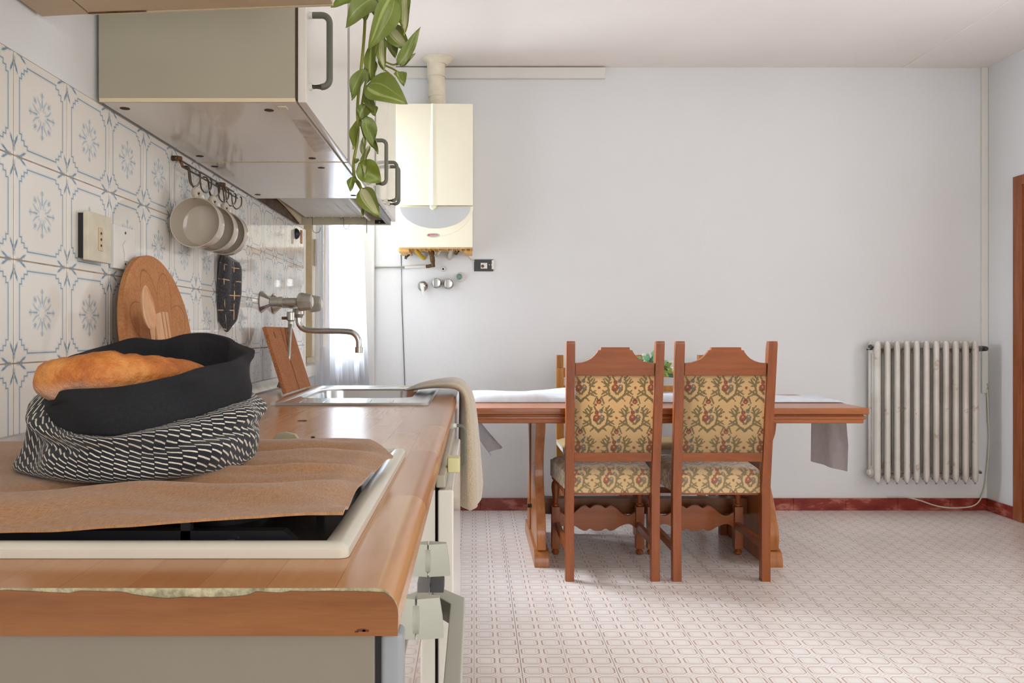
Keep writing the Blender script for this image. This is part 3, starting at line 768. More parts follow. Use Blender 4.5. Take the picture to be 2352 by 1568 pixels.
# ------------------------------------------------------------------ hook rail, cups, pot holder
RZ = EYE+.382; RX = -.640
hr = thing('hook_rail', 'rusty wire hook rail screwed to the tiles under the wall cabinets', 'hook rail', (-.66, 1.95, RZ))
mesh('rail', tb([(RX-.010, 1.735, RZ+.002), (RX-.010, 2.15, RZ+.002)], .0022, seg=8), M['wire'], hr)
mesh('rail', tb([(RX+.002, 1.745, RZ-.016), (RX+.002, 2.145, RZ-.016)], .0022, seg=8), M['wire'], hr)
for y in (1.745, 2.05): 
    mesh('fixing', lt([(.006, 0), (.006, .012), (.004, .022)], (-.6625, y, RZ+.003), (1, 0, 0), 10), M['rust'], hr)
    mesh('bracket', tb([(RX-.012, y, RZ+.003), (RX-.002, y, RZ-.006), (RX+.002, y, RZ-.016)], .003, seg=8), M['rust'], hr)
for i, y in enumerate((1.770, 1.845, 1.905, 1.975, 2.035, 2.085)):
    p = spline([(RX-.004, y+.012, RZ-.010), (RX+.002, y+.004, RZ-.013), (RX+.006, y-.002, RZ-.02), (RX+.010, y-.006, RZ-.045), (RX+.020, y-.008, RZ-.056), (RX+.031, y-.004, RZ-.046), (RX+.030, y+.004, RZ-.026), (RX+.026, y+.006, RZ-.022)], 4)
    mesh('wire_hook', tb(p, .0018, seg=6), M['wire'], hr)

CUPM = mat('taupe_glazed_ceramic', plain(lin(196, 184, 168), .02, 6), .12, spec=.55)
def cup(loc, R, depth, tilt, label):
    t = thing('cup', label, 'cup', loc, 'taupe cups on the hook rail')
    o = Vector(loc); ax = Vector((0.03, 1, -.02)).normalized()       # axis from rim to base
    prof = [(0, depth*.90), (R*.60, depth*.90), (R*.80, depth*.80), (R*.90, depth*.5), (R*.945, .004), (R*.965, 0), (R*.99, 0), (R, .004), (R*.985, depth*.5), (R*.86, depth*.92), (R*.62, depth), (R*.60, depth*1.03), (R*.50, depth*1.03), (R*.48, depth), (0, depth)]
    bm = lathe(B(), prof, o, ax, 48)
    mesh('bowl', bm, CUPM, t)
    pts = spline([o+ax*.010+Vector((0, 0, R*.95)), o+ax*.008+Vector((-.004, 0, R*1.22)), o+ax*.022+Vector((-.004, 0, R*1.34)), o+ax*.040+Vector((-.004, 0, R*1.20)), o+ax*.048+Vector((0, 0, R*.92))], 5)
    mesh('handle', tb(pts, .0088, seg=10, flat=.7), CUPM, t)
    return t
c1 = P(447, 510, 1.70); c2 = P(485, 524, 1.82); c3 = P(513, 535, 1.93)
cup(c1, .0545, .058, 0, 'taupe ceramic cup nearest the viewer on the hook rail')
cup(c2, .0535, .056, 0, 'taupe ceramic cup in the middle of the three on the rail')
cup(c3, .0530, .056, 0, 'taupe ceramic cup farthest along the rail above the pot holder')
for c, hh in ((c1, .0545), (c2, .0535), (c3, .053)):
    mesh('wire_hook', tb(spline([(RX+.002, c.y+.055, RZ-.012), (RX+.014, c.y+.05, RZ-.018), (RX+.022, c.y+.04, RZ-.05), (c.x-.004, c.y+.024, c.z+hh*1.16), (c.x+.004, c.y+.018, c.z+hh*1.20)], 5), .0018, seg=6), M['wire'], hr)

def mitt_col(nt):
    u, v, _ = xyz(texco(nt, 'UV'))
    n = noi(texco(nt), 300, 3); base = ramp(n, [(.35, lin(38, 36, 42)), (.7, lin(76, 72, 74))])
    ln = mn(((u*(1/.034)).frac()-.5).abs()*.034+(v*(1/.05)).floor().frac()*.0, ((v*(1/.041)).frac()-.5).abs()*.041)
    br = noi(vec(u, v), 26, 1)
    return mix(nt, band(ln, .0008, .0016)*band(br*-1+.0, -.56, -.48), base, lin(206, 172, 126))
M['mitt'] = mat('dark_stitched_denim', mitt_col, .9, sheen=.3)
ph = thing('pot_holder', 'dark stitched cloth pot holder hanging from the hook rail by a loop', 'pot holder', P(525, 752, 2.08))
def mittf(u, v):
    t = u*2*PI
    w = interp(v, [0, .08, .35, .7, .9, 1], [.030, .038, .037, .031, .022, .010])
    d_ = interp(v, [0, .1, .5, .9, 1], [.016, .020, .022, .016, .006])
    px = interp(v, [0, .5, 1], [528, 524, 524]); c = P(px, 592+160*v, 2.08)
    rr = 1+.22*math.sin(3*t+v*2.2)+.10*math.sin(5*t+1)
    top = (.020*math.cos(t)*(1-v)**3)
    return (c.x+d_*1.15*math.cos(t)*rr, c.y+w*math.sin(t)*1.15*rr, c.z-top*.6+.012*math.sin(t)*(v > .8)*(v-.8)*5)
bm = sheet(mittf, 40, 24, uv=lambda u, v: (u*.20, v*.19), wrap=True)
bm.verts.ensure_lookup_table()
bmesh.ops.holes_fill(bm, edges=[e for e in bm.edges if e.is_boundary], sides=0)
mesh('quilted_body', bm, M['mitt'], ph, smooth=70)
mesh('hanging_loop', tb([P(524, 606, 2.08), P(521, 560, 2.085), P(519, 510, 2.09), P(516, 476, 2.095), P(512, 470, 2.095)], .0065, seg=8, flat=.35), M['black'], ph)

# ------------------------------------------------------------------ cork boards, utensils
def cork(nt):
    n = noi(texco(nt), 220, 3, .7); n2 = noi(texco(nt), 30, 3)
    return ramp(n*.7+n2*.3, [(.3, lin(164, 106, 66)), (.5, lin(186, 126, 80)), (.72, lin(204, 148, 100))])
def cork2(nt):
    n = noi(texco(nt), 260, 3, .7); n2 = noi(texco(nt), 30, 3)
    return ramp(n*.8+n2*.2, [(.3, lin(126, 74, 42)), (.5, lin(172, 108, 66)), (.74, lin(200, 146, 102))])
def cork_round(nt):
    base = cork(nt); o = texco(nt); x, y, z = xyz(o)
    a = mop('ARCTAN2', y, z-.162); r = mop('SQRT', y*y+(z-.162)*(z-.162))
    k = ((a*(4/PI)).frac()-.5)*(PI/4)
    px_, py_ = r*mop('COSINE', k), r*mop('SINE', k)
    e = mop('SQRT', (px_-.088)*(px_-.088)*.36+py_*py_)-.034
    return mix(nt, band(e.abs(), .0006, .0016)*.5, base, lin(120, 74, 44))
M['cork'] = mat('cork', cork_round, .85); M['cork2'] = mat('reddish_cork', cork2, .85)
bm = lt([(0, 0), (.160, 0), (.165, .003), (.165, .013), (.160, .016), (0, .016)], (0, 0, .165), (1, 0, 0), 64)
cb = mesh('round_cork_board', bm, M['cork'], base=(0, 0, 0), label='round cork board leaning on the tiles behind the bread bag', cat='cork board')
lean = math.asin(.045/.33)
cb.location = (-.606, 1.568, CT+.001); cb.rotation_euler = (0, -lean, 0)
for i, (y0, y1) in enumerate(((2.277, 2.4365), (2.4505, 2.610))):
    b_ = B(); prism(b_, [(y0, 0), (y1, 0), (y1, .20), (y0, .20)], 'x', 0, .012, bev=.0015)
    bmesh.ops.translate(b_, vec=(0, -(y0+y1)/2, 0), verts=b_.verts)
    t = thing('cork_trivet', ('reddish rectangular cork board leaning by the sink, nearer the viewer', 'reddish rectangular cork board leaning by the sink, behind the tap hose')[i], 'cork board', (-.546, (y0+y1)/2, CT), 'rectangular cork boards by the sink')
    b2 = mesh('cork_slab', b_, M['cork2'], None, base=(0, 0, 0)); b2.parent = t; b2.location = (0, 0, .003)
    h = mesh('hanging_slot', bx(.0119, .0124, -.004, .004, .165, .185, bev=.0002, seg=1), M['seam'], None, base=(0, 0, 0)); h.parent = b2; h.location = (0, -.01, 0)
    t.rotation_euler = (0, -math.asin(.06/.20), 0)
WU = mat('pale_beech', wood(lin(196, 142, 100), lin(222, 176, 136), 'z', 20), .5)
u0 = P(344, 652, 1.41)
sp_ = thing('wooden_spoon', 'pale wooden spoon standing in front of the round cork board', 'spoon', (-.545, 1.40, CT))
def spoonf(u, v):     # bowl shell
    t = u*2*PI; ph_ = v*PI/2
    a, b_, dp = .021, .040, .010
    s = math.sin(ph_); y = a*math.cos(t)*s*(1-.22*math.sin(t)*s); z = b_*math.sin(t)*s; x = dp*(-math.cos(ph_))
    c = Vector((-.575, 1.408, CT+.222))
    return (c.x+x-.16*z+.45*y*.0, c.y+y*1.25, c.z+z)
bm = sheet(spoonf, 28, 8, wrap=True); bmesh.ops.remove_doubles(bm, verts=bm.verts, dist=.0003); bmesh.ops.recalc_face_normals(bm, faces=bm.faces)
bmesh.ops.solidify(bm, geom=bm.faces[:], thickness=.004)
mesh('bowl', bm, WU, sp_)
mesh('handle', tb([(-.571, 1.408, CT+.186), (-.556, 1.405, CT+.09), (-.546, 1.40, CT+.001)], [.006, .0055, .006], seg=10), WU, sp_)
fk = thing('wooden_fork', 'flat slotted wooden fork standing beside the wooden spoon', 'fork', (-.535, 1.47, CT))
fm = Matrix.Translation((-.565, 1.478, CT+.10))@Matrix.Rotation(math.radians(-9), 4, 'Y')
fo = [(-.030, 0), (.030, 0), (.036, .115)]
for k in range(3): 
    x = .036-.019*k; fo += [(x-.008, .118), (x-.009, .035), (x-.016, .035), (x-.0165, .118)]
fo += [(-.038, .100)]
fo = [(-.008, -.03), (.008, -.03), (.026, 0), (.034, .118), (.024, .119), (.022, .045), (.016, .045), (.0165, .119), (.008, .118), (.006, .045), (.000, .045), (-.001, .118), (-.034, .112), (-.026, 0)]
bm = prism(B(), fo, 'x', -.0025, .0025, bev=.0008, seg=1); bmesh.ops.transform(bm, matrix=fm, verts=bm.verts)
mesh('head', bm, WU, fk, smooth=30)
mesh('handle', tb([fm@Vector((0, 0, -.02)), (-.548, 1.472, CT+.04), (-.538, 1.47, CT+.001)], [.006, .006, .006], seg=10), WU, fk)

# small potted plant peeping out behind the bag
sprig = thing('potted_sprig', 'tiny green potted sprig behind the bread bag on the worktop', 'plant', (-.578, 1.86, CT))
mesh('pot', lt([(0, 0), (.020, 0), (.024, .004), (.028, .034), (.026, .034), (.022, .030), (0, .030)], (-.578, 1.86, CT)), mat('pale_clay', lin(214, 190, 166), .7), sprig)
LG = mat('sprig_leaf', plain(lin(120, 140, 62), .2, 30), .5)
rnd = random.Random(3)
for k in range(16):
    a = rnd.uniform(-1.4, 1.4); l = rnd.uniform(.02, .036); z0 = CT+.036+rnd.uniform(0, .026); s0 = Vector((-.578, 1.86, z0))
    d = Vector((math.cos(a), math.sin(a)*.6-.3, rnd.uniform(.2, .9))).normalized(); sd = d.cross(Vector((0, 0, 1))).normalized()*.005
    bm = B(); vs = [bm.verts.new(q) for q in (s0, s0+d*l*.5+sd, s0+d*l+Vector((0, 0, -.004)), s0+d*l*.5-sd, s0+d*l*.5+Vector((0, 0, .002)))]
    for q in ((0, 1, 4), (1, 2, 4), (2, 3, 4), (3, 0, 4)): bm.faces.new([vs[i] for i in q])
    mesh('leaf', bm, LG, sprig)
mesh('stem', tb([(-.578, 1.86, CT+.028), (-.572, 1.855, CT+.07)], .0015, seg=6), LG, sprig)
# ------------------------------------------------------------------ cloth, bread bag, bread, towel
def weave(c1, c2, s=900):
    def f(nt):
        u, v, _ = xyz(texco(nt, 'UV')); a = noi(vec(u, v), 1, 2, .6, (s*.12, s, 1)); b = noi(vec(u, v), 1, 2, .6, (s, s*.12, 1))
        return ramp(a*.5+b*.5, [(.34, c1), (.66, c2)])
    return f
M['brown_linen'] = mat('brown_linen', weave(lin(146, 102, 66), lin(188, 142, 98)), .9, sheen=.2)
def clothf(u, v):
    x = -.652+.546*u
    yf = .640+.006*math.sin(7*u); yb = interp(u, [0, .5, .80, .92, 1], [1.09, 1.088, 1.095, 1.092, .985])
    y = yf+(yb-yf)*v
    x += .010*math.sin(v*PI)*sm((u-.75)/.25)*-1+(.006*v*u)
    rip = sm((u-.30)/.35)*sm(v/.12)*sm((1.05-v)/.15)
    ph_ = (y-.64)*52+2.4*(1-u)*2*v-3.2*u+4.5*nz(x*5+3, y*6)
    z = CT+.030+rip*(1-.75*sm((u-.86)/.14))*(.0055*math.sin(ph_)+.0022*math.sin(ph_*1.9+11*x)+.002*nz(x*14, y*30))+.0012*nz(x*22, y*22)
    fe = sm((.10-v)/.10)
    z += fe*interp(u, [0, .45, .62, .80, .95, 1], [-.0150, -.0150, -.011, -.004, -.0005, -.001])
    z -= .006*sm((u-.95)/.05)*sm((v-.05)/.1)
    z -= .004*sm((v-.93)/.07)*(1-.9*sm((u-.6)/.2))
    return (x, y, z)
cl = mesh('hob_cloth', sheet(clothf, 90, 80, thick=-.0022, uv=lambda u, v: (u*.55, v*.45)), M['brown_linen'], smooth=80, label='wrinkled brown linen cloth spread over the gas hob', cat='cloth')

def weave_bag(nt):
    u, v, _ = xyz(texco(nt, 'UV')); cw = .0135
    w = noi(vec(u, v), 55, 2)*.006
    col_ = (u*(1/cw)).floor(); f = (u*(1/cw)).frac()
    ph_ = v*(1/.0060)-col_*.55-f*1.0+w*70
    s = ((ph_).frac()-.5).abs()
    edge = (f-.5).abs()
    d = noi(vec(u, v), 1, 2, .6, (500, 900, 1))
    m = band(s+d*.10, .14, .20)*band(edge, .45, .50)
    return mix(nt, m, ramp(d, [(.3, lin(20, 20, 26)), (.7, lin(40, 40, 50))]), ramp(d, [(.3, lin(206, 196, 176)), (.7, lin(238, 230, 212))]))
M['zigzag'] = mat('woven_zigzag_fabric', weave_bag, .9, sheen=.15, bump=lambda nt: (noi(texco(nt, 'UV'), 700, 2), .3, .001))
M['black_cloth'] = mat('black_canvas', weave(lin(17, 17, 20), lin(34, 34, 38), 1400), .92)
BZ = CT+.0312
bag = thing('bread_bag', 'black and white woven bread bag with a turned-down black cuff', 'bag', (-.345, .9, BZ))
BCX, BCY = -.357, .89
def rimpt(t, dz=0, dr=0):
    rx, ry = .091+dr, .122+dr
    k = 1+.035*math.sin(3*t+.6)+.02*math.sin(5*t+2)
    z = 1.034+.024*math.sin(t)-.003*math.sin(3*t+.5)-.024*math.exp(-(((t % (2*PI))-3.85)/.36)**2)
    z += .006*math.exp(-((t-2.35)/.22)**2)-.004*math.exp(-((t-1.95)/.2)**2)
    return Vector((BCX+rx*k*math.cos(t), BCY+ry*k*math.sin(t), z+dz))
def drop_at(t):
    d = math.degrees(t) % 360
    return interp(d, [0, 90, 150, 180, 205, 225, 240, 255, 275, 320, 360], [.046, .050, .030, .020, .010, .016, .032, .042, .046, .046, .046])
def bagbody(u, v):
    t = u*2*PI
    cd, sd_ = math.cos(t), math.sin(t)
    rim = rimpt(t)
    neck = rimpt(t, -drop_at(t)+.002, .003)
    left = math.exp(-((t-PI-.35)/.45)**2); right = max(0, cd)**2
    bul = Vector((BCX+(.113+.014*left)*cd, BCY+.146*sd_, BZ+.030+.006*sd_+.012*right))
    low = Vector((BCX+(.107+.030*left)*cd, BCY+.141*sd_, BZ+.006))
    bot = Vector((BCX+(.098+.040*left)*cd, BCY+.122*sd_, BZ+.0005))
    mid = neck.lerp(bul, .5)+Vector((cd*.008, sd_*.008, .008))
    P_ = [neck+Vector((-.010*cd, -.010*sd_, .016)), neck, mid, bul, low, bot]
    a = v*(len(P_)-1); i = min(int(a), len(P_)-2); f = a-i
    q = [P_[max(i-1, 0)], P_[i], P_[i+1], P_[min(i+2, len(P_)-1)]]
    p = .5*((2*q[1])+(q[2]-q[0])*f+(2*q[0]-5*q[1]+4*q[2]-q[3])*f*f+(3*q[1]-q[0]-3*q[2]+q[3])*f**3)
    w = math.sin(PI*sm(v))
    rr = w*(.0045*math.sin(5*t+7*v)+.0035*math.sin(9*t-9*v+1)+.006*math.sin(11*v+1.8*math.sin(t+.6))*sm((v-.25)/.2))
    rr -= w*.010*math.exp(-((v-.56-.08*math.sin(t+.4))/.05)**2)*sm((math.cos(t+.9)+.45)/.6)
    return (p.x+rr*cd, p.y+rr*sd_, max(BZ+.0004, p.z+rr*.3))
bm = sheet(bagbody, 160, 48, uv=lambda u, v: (u*.80, v*.125), wrap=False)
bmesh.ops.remove_doubles(bm, verts=[v for v in bm.verts], dist=1e-5)
mesh('woven_body', bm, M['zigzag'], bag, smooth=80)
def cuff(u, v):
    t = u*2*PI; cd, sd_ = math.cos(t), math.sin(t)
    drop = drop_at(t)+.0015*math.sin(9*t)
    prof = [(-.004, -drop-.002), (.007, -drop), (.0095, -drop*.7), (.009, -drop*.35), (.0075, -.008), (.003, .001), (-.004, .0), (-.010, -.010), (-.016, -.035), (-.022, -.065), (-.03, -.085)]
    a = v*(len(prof)-1); i = min(int(a), len(prof)-2); f = a-i
    dr = prof[i][0]+(prof[i+1][0]-prof[i][0])*f; dz = prof[i][1]+(prof[i+1][1]-prof[i][1])*f
    w = .004*math.sin(5*t+12*v)+.0028*math.sin(11*t+7*v)+.003*nz(cd*2, sd_*2, v*5)
    p = rimpt(t, dz, dr+w*(1-abs(2*v-1)))
    return p
bm = sheet(cuff, 140, 40, uv=lambda u, v: (u*.7, v*.16)); bmesh.ops.remove_doubles(bm, verts=bm.verts, dist=1e-5)
mesh('black_cuff', bm, M['black_cloth'], bag, smooth=80)
def inner(u, v):
    t = u*2*PI; p = rimpt(t, -.085, -.030); c = Vector((BCX, BCY, BZ+.02))
    return p.lerp(Vector((BCX, BCY, p.z-.012)), v)
bm = sheet(inner, 60, 6); bmesh.ops.remove_doubles(bm, verts=bm.verts, dist=1e-5)
mesh('lining_floor', bm, M['black_cloth'], bag)

def breadcol(nt):
    o = texco(nt); x, y, z = xyz(o); n = noi(o, 28, 5, .65); n2 = noi(o, 140, 3)
    crust = ramp(n*.8+n2*.2, [(.30, lin(150, 74, 24)), (.5, lin(196, 116, 50)), (.70, lin(222, 156, 84))])
    fl = band(z+n*.022, .018, .036)
    return mix(nt, fl*.75, crust, lin(222, 184, 160))
M['bread'] = mat('bread_crust', breadcol, .55, bump=lambda nt: (noi(texco(nt), 60, 5, .65), .9, .006))
bp = spline([P(96, 884, .80), P(112, 880, .797), P(160, 869, .795), P(240, 863, .80), P(330, 862, .825), P(400, 862, .86), P(470, 868, .90)], 8)
br_ = []
for k in range(len(bp)): br_.append(interp(k/(len(bp)-1), [0, .05, .17, .33, .5, .66, .83, 1], [.003, .010, .0195, .0235, .0245, .021, .0185, .013]))
bm = tube(B(), bp, br_, seg=28, flat=None)
for v in bm.verts:
    v.co += Vector((0, 0, .003*nz(v.co.x*45, v.co.y*45, v.co.z*45)+.0015*nz(v.co.x*120, v.co.y*120, v.co.z*120)))
mesh('bread_loaf', bm, M['bread'], smooth=80, label='golden crusty bread loaf sticking out of the black bag', cat='bread')

M['towel'] = mat('beige_terry', weave(lin(160, 140, 114), lin(206, 188, 162), 700), .95, sheen=.5, bump=lambda nt: (noi(texco(nt), 320, 2), .6, .002))
tp0 = spline([(-.205, 0, CT+.0075), (-.155, 0, CT+.021), (-.10, 0, CT+.028), (-.052, 0, CT+.026), (-.028, 0, CT+.004), (-.020, 0, CT-.04), (-.0165, 0, CT-.12), (-.0140, 0, CT-.22), (-.0125, 0, CT-.30), (-.012, 0, CT-.345)], 5)
def towelf(u, v):
    t = u*2*PI; a = v*(len(tp0)-1); i = min(int(a), len(tp0)-2); p = tp0[i].lerp(tp0[i+1], a-i)
    d = (tp0[min(i+1, len(tp0)-1)]-tp0[max(i-1, 0)]).normalized(); nrm = Vector((d.z, 0, -d.x))*-1
    ay = interp(v, [0, .08, .3, .5, .8, .95, 1], [.03, .10, .14, .14, .13, .11, .05])
    bn = interp(v, [0, .08, .3, .42, .6, .85, .96, 1], [.003, .008, .015, .015, .023, .033, .028, .008])
    c, s = math.cos(t), math.sin(t)
    c2 = math.copysign(abs(c)**.75, c)
    w = 1+.16*math.sin(4*t+3*v)+.10*math.sin(7*t-2*v)
    q = p+nrm*(bn*s*w)+Vector((0, 2.40+ay*c2, 0))
    if v < .42: q.z = max(q.z, CT+.0075)
    if v > .45: q.x = max(q.x, -.0465)
    return q
bm = sheet(towelf, 48, 60, uv=lambda u, v: (u*.4, v*.6), wrap=False); bmesh.ops.remove_doubles(bm, verts=bm.verts, dist=1e-5)
bmesh.ops.holes_fill(bm, edges=[e for e in bm.edges if e.is_boundary], sides=0)
mesh('towel', bm, M['towel'], smooth=80, label='beige terry towel draped over the worktop edge by the sink', cat='towel')

# ------------------------------------------------------------------ hanging plant
def leafcol(kind):
    def f(nt):
        u, v, _ = xyz(texco(nt, 'UV'))       # u -1..1 across, v 0..1 along
        n = noi(texco(nt), 90, 3); n2 = noi(vec(u, v), 1, 2, .5, (2.2, .8, 1))
        g = ramp(n, [(.3, lin(18, 50, 28)), (.7, lin(46, 86, 38))]) if kind != 'dark' else ramp(n, [(.3, lin(34, 64, 50)), (.7, lin(70, 100, 82))])
        if kind == 'plain': g = ramp(n, [(.3, lin(48, 80, 26)), (.7, lin(80, 112, 40))])
        pale = mx(band((u-.30-n2*.12).abs(), .08, .16), band((u+.22+n2*.1).abs(), .01, .05)*.6)
        if kind == 'cream': pale = mx(band((u+.18-n2*.2).abs(), .34, .44), band((u-.42).abs(), .05, .12)*.7)
        if kind == 'plain': pale = band(u.abs(), .0, .05)*.4
        if kind == 'dark': pale = band((u-.28-n2*.1).abs(), .02, .07)*.7
        tip = band(v*-1, -.06, -.02)
        c = mix(nt, pale*band(v, .82, .97), g, lin(230, 220, 196) if kind == 'cream' else lin(172, 190, 128))
        return mix(nt, tip*.6, c, lin(140, 150, 60))
    return f
LM = {k: mat('leaf_'+k, leafcol(k), .4) for k in ('green', 'dark', 'plain', 'cream')}
for m_ in LM.values():
    m_.node_tree.nodes['Principled BSDF'].inputs['Subsurface Weight'].default_value = .0
STEM = mat('vine_stem', plain(lin(136, 138, 52), .12, 30), .5)
hp = thing('hanging_plant', 'variegated trailing plant hanging down from the overhead shelf', 'plant', (-.27, 1.10, zs(-.27)+.031))
pz = zs(-.27)+.0305
mesh('pot', lt([(0, 0), (.042, 0), (.046, .004), (.056, .09), (.052, .09), (.047, .082), (0, .08)], (-.285, 1.10, pz)), M['white'], hp)
D0 = 1.29
def leaf_mesh(b, t, wpx, dy, roll, bend, kind):
    p0 = P(b[0], b[1], D0+dy); p1 = P(t[0], t[1], D0+dy+random.uniform(-.018, .018)); L = (p1-p0).length; d = (p1-p0).normalized()
    toC = Vector((0, -1, 0)); nrm = (toC-d*toC.dot(d)).normalized(); side = d.cross(nrm).normalized()
    R_ = Matrix.Rotation(roll, 3, d); nrm = R_@nrm; side = R_@side
    w = wpx*D0/FPX*.5/max(.25, abs(math.cos(roll)))
    def f(u, v):
        s = 2*u-1
        prof = (math.sin(PI*v**.72))**.85*(1-.18*v) if 0 < v < 1 else 0
        c = p0+d*(L*v)+nrm*(bend*L*math.sin(PI*v))
        return c+side*(s*w*prof)+nrm*(abs(s)*w*prof*.42)+nrm*(.002*math.sin(9*v+3*s))
    bm = sheet(f, 6, 10, uv=lambda u, v: (2*u-1, v)); bmesh.ops.remove_doubles(bm, verts=bm.verts, dist=1e-5)
    mesh('leaf', bm, LM[kind], hp, smooth=80)
leaves = [((832, -6), (760, 17), 46, .02, .3, .1, 'plain'), ((868, 2), (794, 64), 62, .0, .2, .12, 'dark'), ((904, -10), (846, 113), 56, -.03, -.5, .10, 'green'), ((930, -22), (928, 82), 34, -.02, .5, -.05, 'cream'),
 ((893, 62), (942, 118), 48, .0, .2, .08, 'cream'), ((911, 150), (966, 62), 26, -.01, .5, .04, 'dark'), ((918, 152), (954, 122), 16, .01, .2, .05, 'cream'), ((878, 84), (882, 164), 30, .0, .3, .06, 'cream'),
 ((898, 84), (908, 133), 34, .03, 0, .0, 'dark'), ((862, 92), (857, 200), 34, .01, .6, .06, 'green'), ((914, 164), (928, 197), 30, -.01, -.3, .06, 'green'), ((842, 196), (936, 238), 80, -.02, -.2, .08, 'green'),
 ((842, 158), (808, 231), 40, .0, .4, .05, 'dark'), ((860, 136), (840, 194), 32, .02, 0, .02, 'green'), ((842, 206), (862, 260), 30, .0, .3, .06, 'dark'), ((826, 192), (804, 210), 18, .02, .2, .05, 'green'),
 ((846, 240), (826, 277), 36, .0, .1, .05, 'green'), ((842, 266), (854, 338), 36, -.01, -.3, .04, 'dark'), ((856, 284), (868, 354), 24, .01, .9, .02, 'dark'), ((827, 272), (811, 343), 26, .01, .7, .03, 'plain'),
 ((836, 312), (836, 369), 14, .0, .4, .04, 'cream'), ((848, 334), (838, 410), 20, .0, .7, .05, 'cream'), ((824, 374), (876, 420), 58, -.01, .1, .06, 'plain'), ((814, 405), (804, 439), 24, .0, .3, .03, 'green'),
 ((830, 432), (873, 501), 50, -.02, .1, .07, 'cream'), ((838, 472), (832, 499), 10, .0, .3, .02, 'dark'), ((824, 366), (814, 374), 16, .01, .2, .02, 'green'), ((846, -20), (838, 52), 44, .04, .3, .05, 'plain'), ((888, -30), (884, 32), 50, .03, .0, .05, 'plain'),
 ((866, -20), (868, 50), 36, .04, .4, .05, 'cream'), ((900, -10), (918, 52), 40, .03, -.2, .05, 'green'), ((822, 36), (818, 48), 16, .02, .0, .05, 'green'), ((850, 244), (862, 266), 26, .01, -.4, .03, 'plain'), ((905, 178), (903, 197), 14, .0, .3, .03, 'dark'), ((868, 60), (862, 92), 26, .03, .0, .03, 'cream')]
for L_ in leaves: leaf_mesh(*L_)
top_ = Vector((-.285, 1.13, pz+.085))
def vine(pts, r=.0028, dy=.008):
    q = [P(x, y, D0+dy) for x, y in pts]; return q
mesh('stem', tb(spline([top_, (-.22, 1.25, pz+.075)]+vine([(838, -40), (838, 0), (838, 50), (834, 110), (826, 190), (821, 250), (822, 310), (812, 375), (815, 408), (832, 438)]), 5), .0026, seg=7), STEM, hp)
mesh('stem', tb(spline([top_+Vector((.01, 0, 0)), (-.215, 1.255, pz+.078)]+vine([(862, -40), (866, 30), (860, 110), (846, 160), (833, 230), (828, 275), (838, 320), (836, 345)], dy=.016), 5), .0022, seg=7), STEM, hp)
mesh('stem', tb(spline([top_+Vector((.01, .01, 0)), (-.20, 1.26, pz+.075)]+vine([(890, -40), (892, 40), (880, 100), (870, 142), (884, 150), (902, 158), (918, 168)], dy=.02), 5), .0016, seg=7), STEM, hp)
mesh('stem', tb(spline(vine([(869, 142), (877, 156), (892, 167), (902, 182), (903, 192)], dy=.012), 5), .0014, seg=7), STEM, hp)
mesh('stem', tb(spline(vine([(872, 138), (878, 136), (890, 144), (908, 148), (925, 130)], dy=.010), 5), .0014, seg=7), STEM, hp)
mesh('stem', tb(spline(vine([(832, 438), (826, 420), (814, 408), (812, 395)], dy=.002), 5), .0016, seg=7), STEM, hp)
# small bits on the worktop
for i, (px, py, w_) in enumerate(((719, 1006, .006), (694, 967, .008))):
    y = (EYE-CT)*FPX/(py-VY); c = P(px, py, y)
    if i: mesh('wire_clip', tb([(c.x-w_, y, CT+.001), (c.x+w_, y-.002, CT+.001), (c.x+w_, y+.006, CT+.001), (c.x-w_, y+.006, CT+.001), (c.x-w_-.002, y+.003, CT+.001)], .0007, seg=5), M['wire'], label='tiny wire clip lying on the worktop before the sink', cat='clip')
    else: mesh('crumb', lt([(0, 0), (.003, .0003), (.004, .002), (0, .004)], (c.x, y, CT), seg=6), M['black'], label='dark crumb on the worktop behind the hob cloth', cat='crumb')
# ------------------------------------------------------------------ boiler on the back wall
def text_mesh(body, size, loc, m, parent, name, sx=1.0):
    cu = bpy.data.curves.new('lettering', 'FONT'); cu.body = body; cu.size = size; cu.align_x = 'CENTER'; cu.align_y = 'CENTER'; cu.extrude = .0003
    o = bpy.data.objects.new('lettering', cu); C.objects.link(o)
    dg = bpy.context.evaluated_depsgraph_get(); me = bpy.data.meshes.new_from_object(o.evaluated_get(dg))
    bpy.data.objects.remove(o); bm = B(); bm.from_mesh(me)
    bmesh.ops.transform(bm, matrix=Matrix.Translation(loc)@Matrix.Rotation(PI/2, 4, 'X')@Matrix.Diagonal((sx, 1, 1, 1)), verts=bm.verts)
    return mesh(name, bm, m, parent, smooth=0)
YW = YB
BY = 4.45; bxl, bxr = -.438, -.0075; bzt, bzb, bzm = EYE+1.284, EYE+.484, EYE+.7145
bo = thing('gas_boiler', 'ivory wall-hung gas boiler with a silver half-moon panel', 'boiler', (-.22, 4.62, bzb))
mesh('casing', bx(bxl, bxr, BY+.012, YW-.005, bzb+.012, bzt, bev=.004), M['boiler'], bo)
def bfront(u, v):
    x = bxl+(bxr-bxl)*u; z = bzm+.0025+(bzt-.002-bzm-.0025)*v
    r_ = abs((x-(bxl+bxr)/2)+.006)
    ridge = .006*max(0, 1-r_/(.006+.016*(1-v)))
    return (x, BY-ridge-.006*(1-(2*u-1)**2), z)
bm = sheet(bfront, 64, 14); bmesh.ops.reverse_faces(bm, faces=bm.faces[:])
bmesh.ops.solidify(bm, geom=bm.faces[:], thickness=.010)
mesh('upper_panel', bm, M['boiler'], bo, smooth=25)
lp_ = mesh('lower_panel', bx(bxl, bxr, BY-.002, BY+.014, bzb, bzm, bev=.004), M['boiler'], bo)
cx0 = (999-VX)*BY/FPX
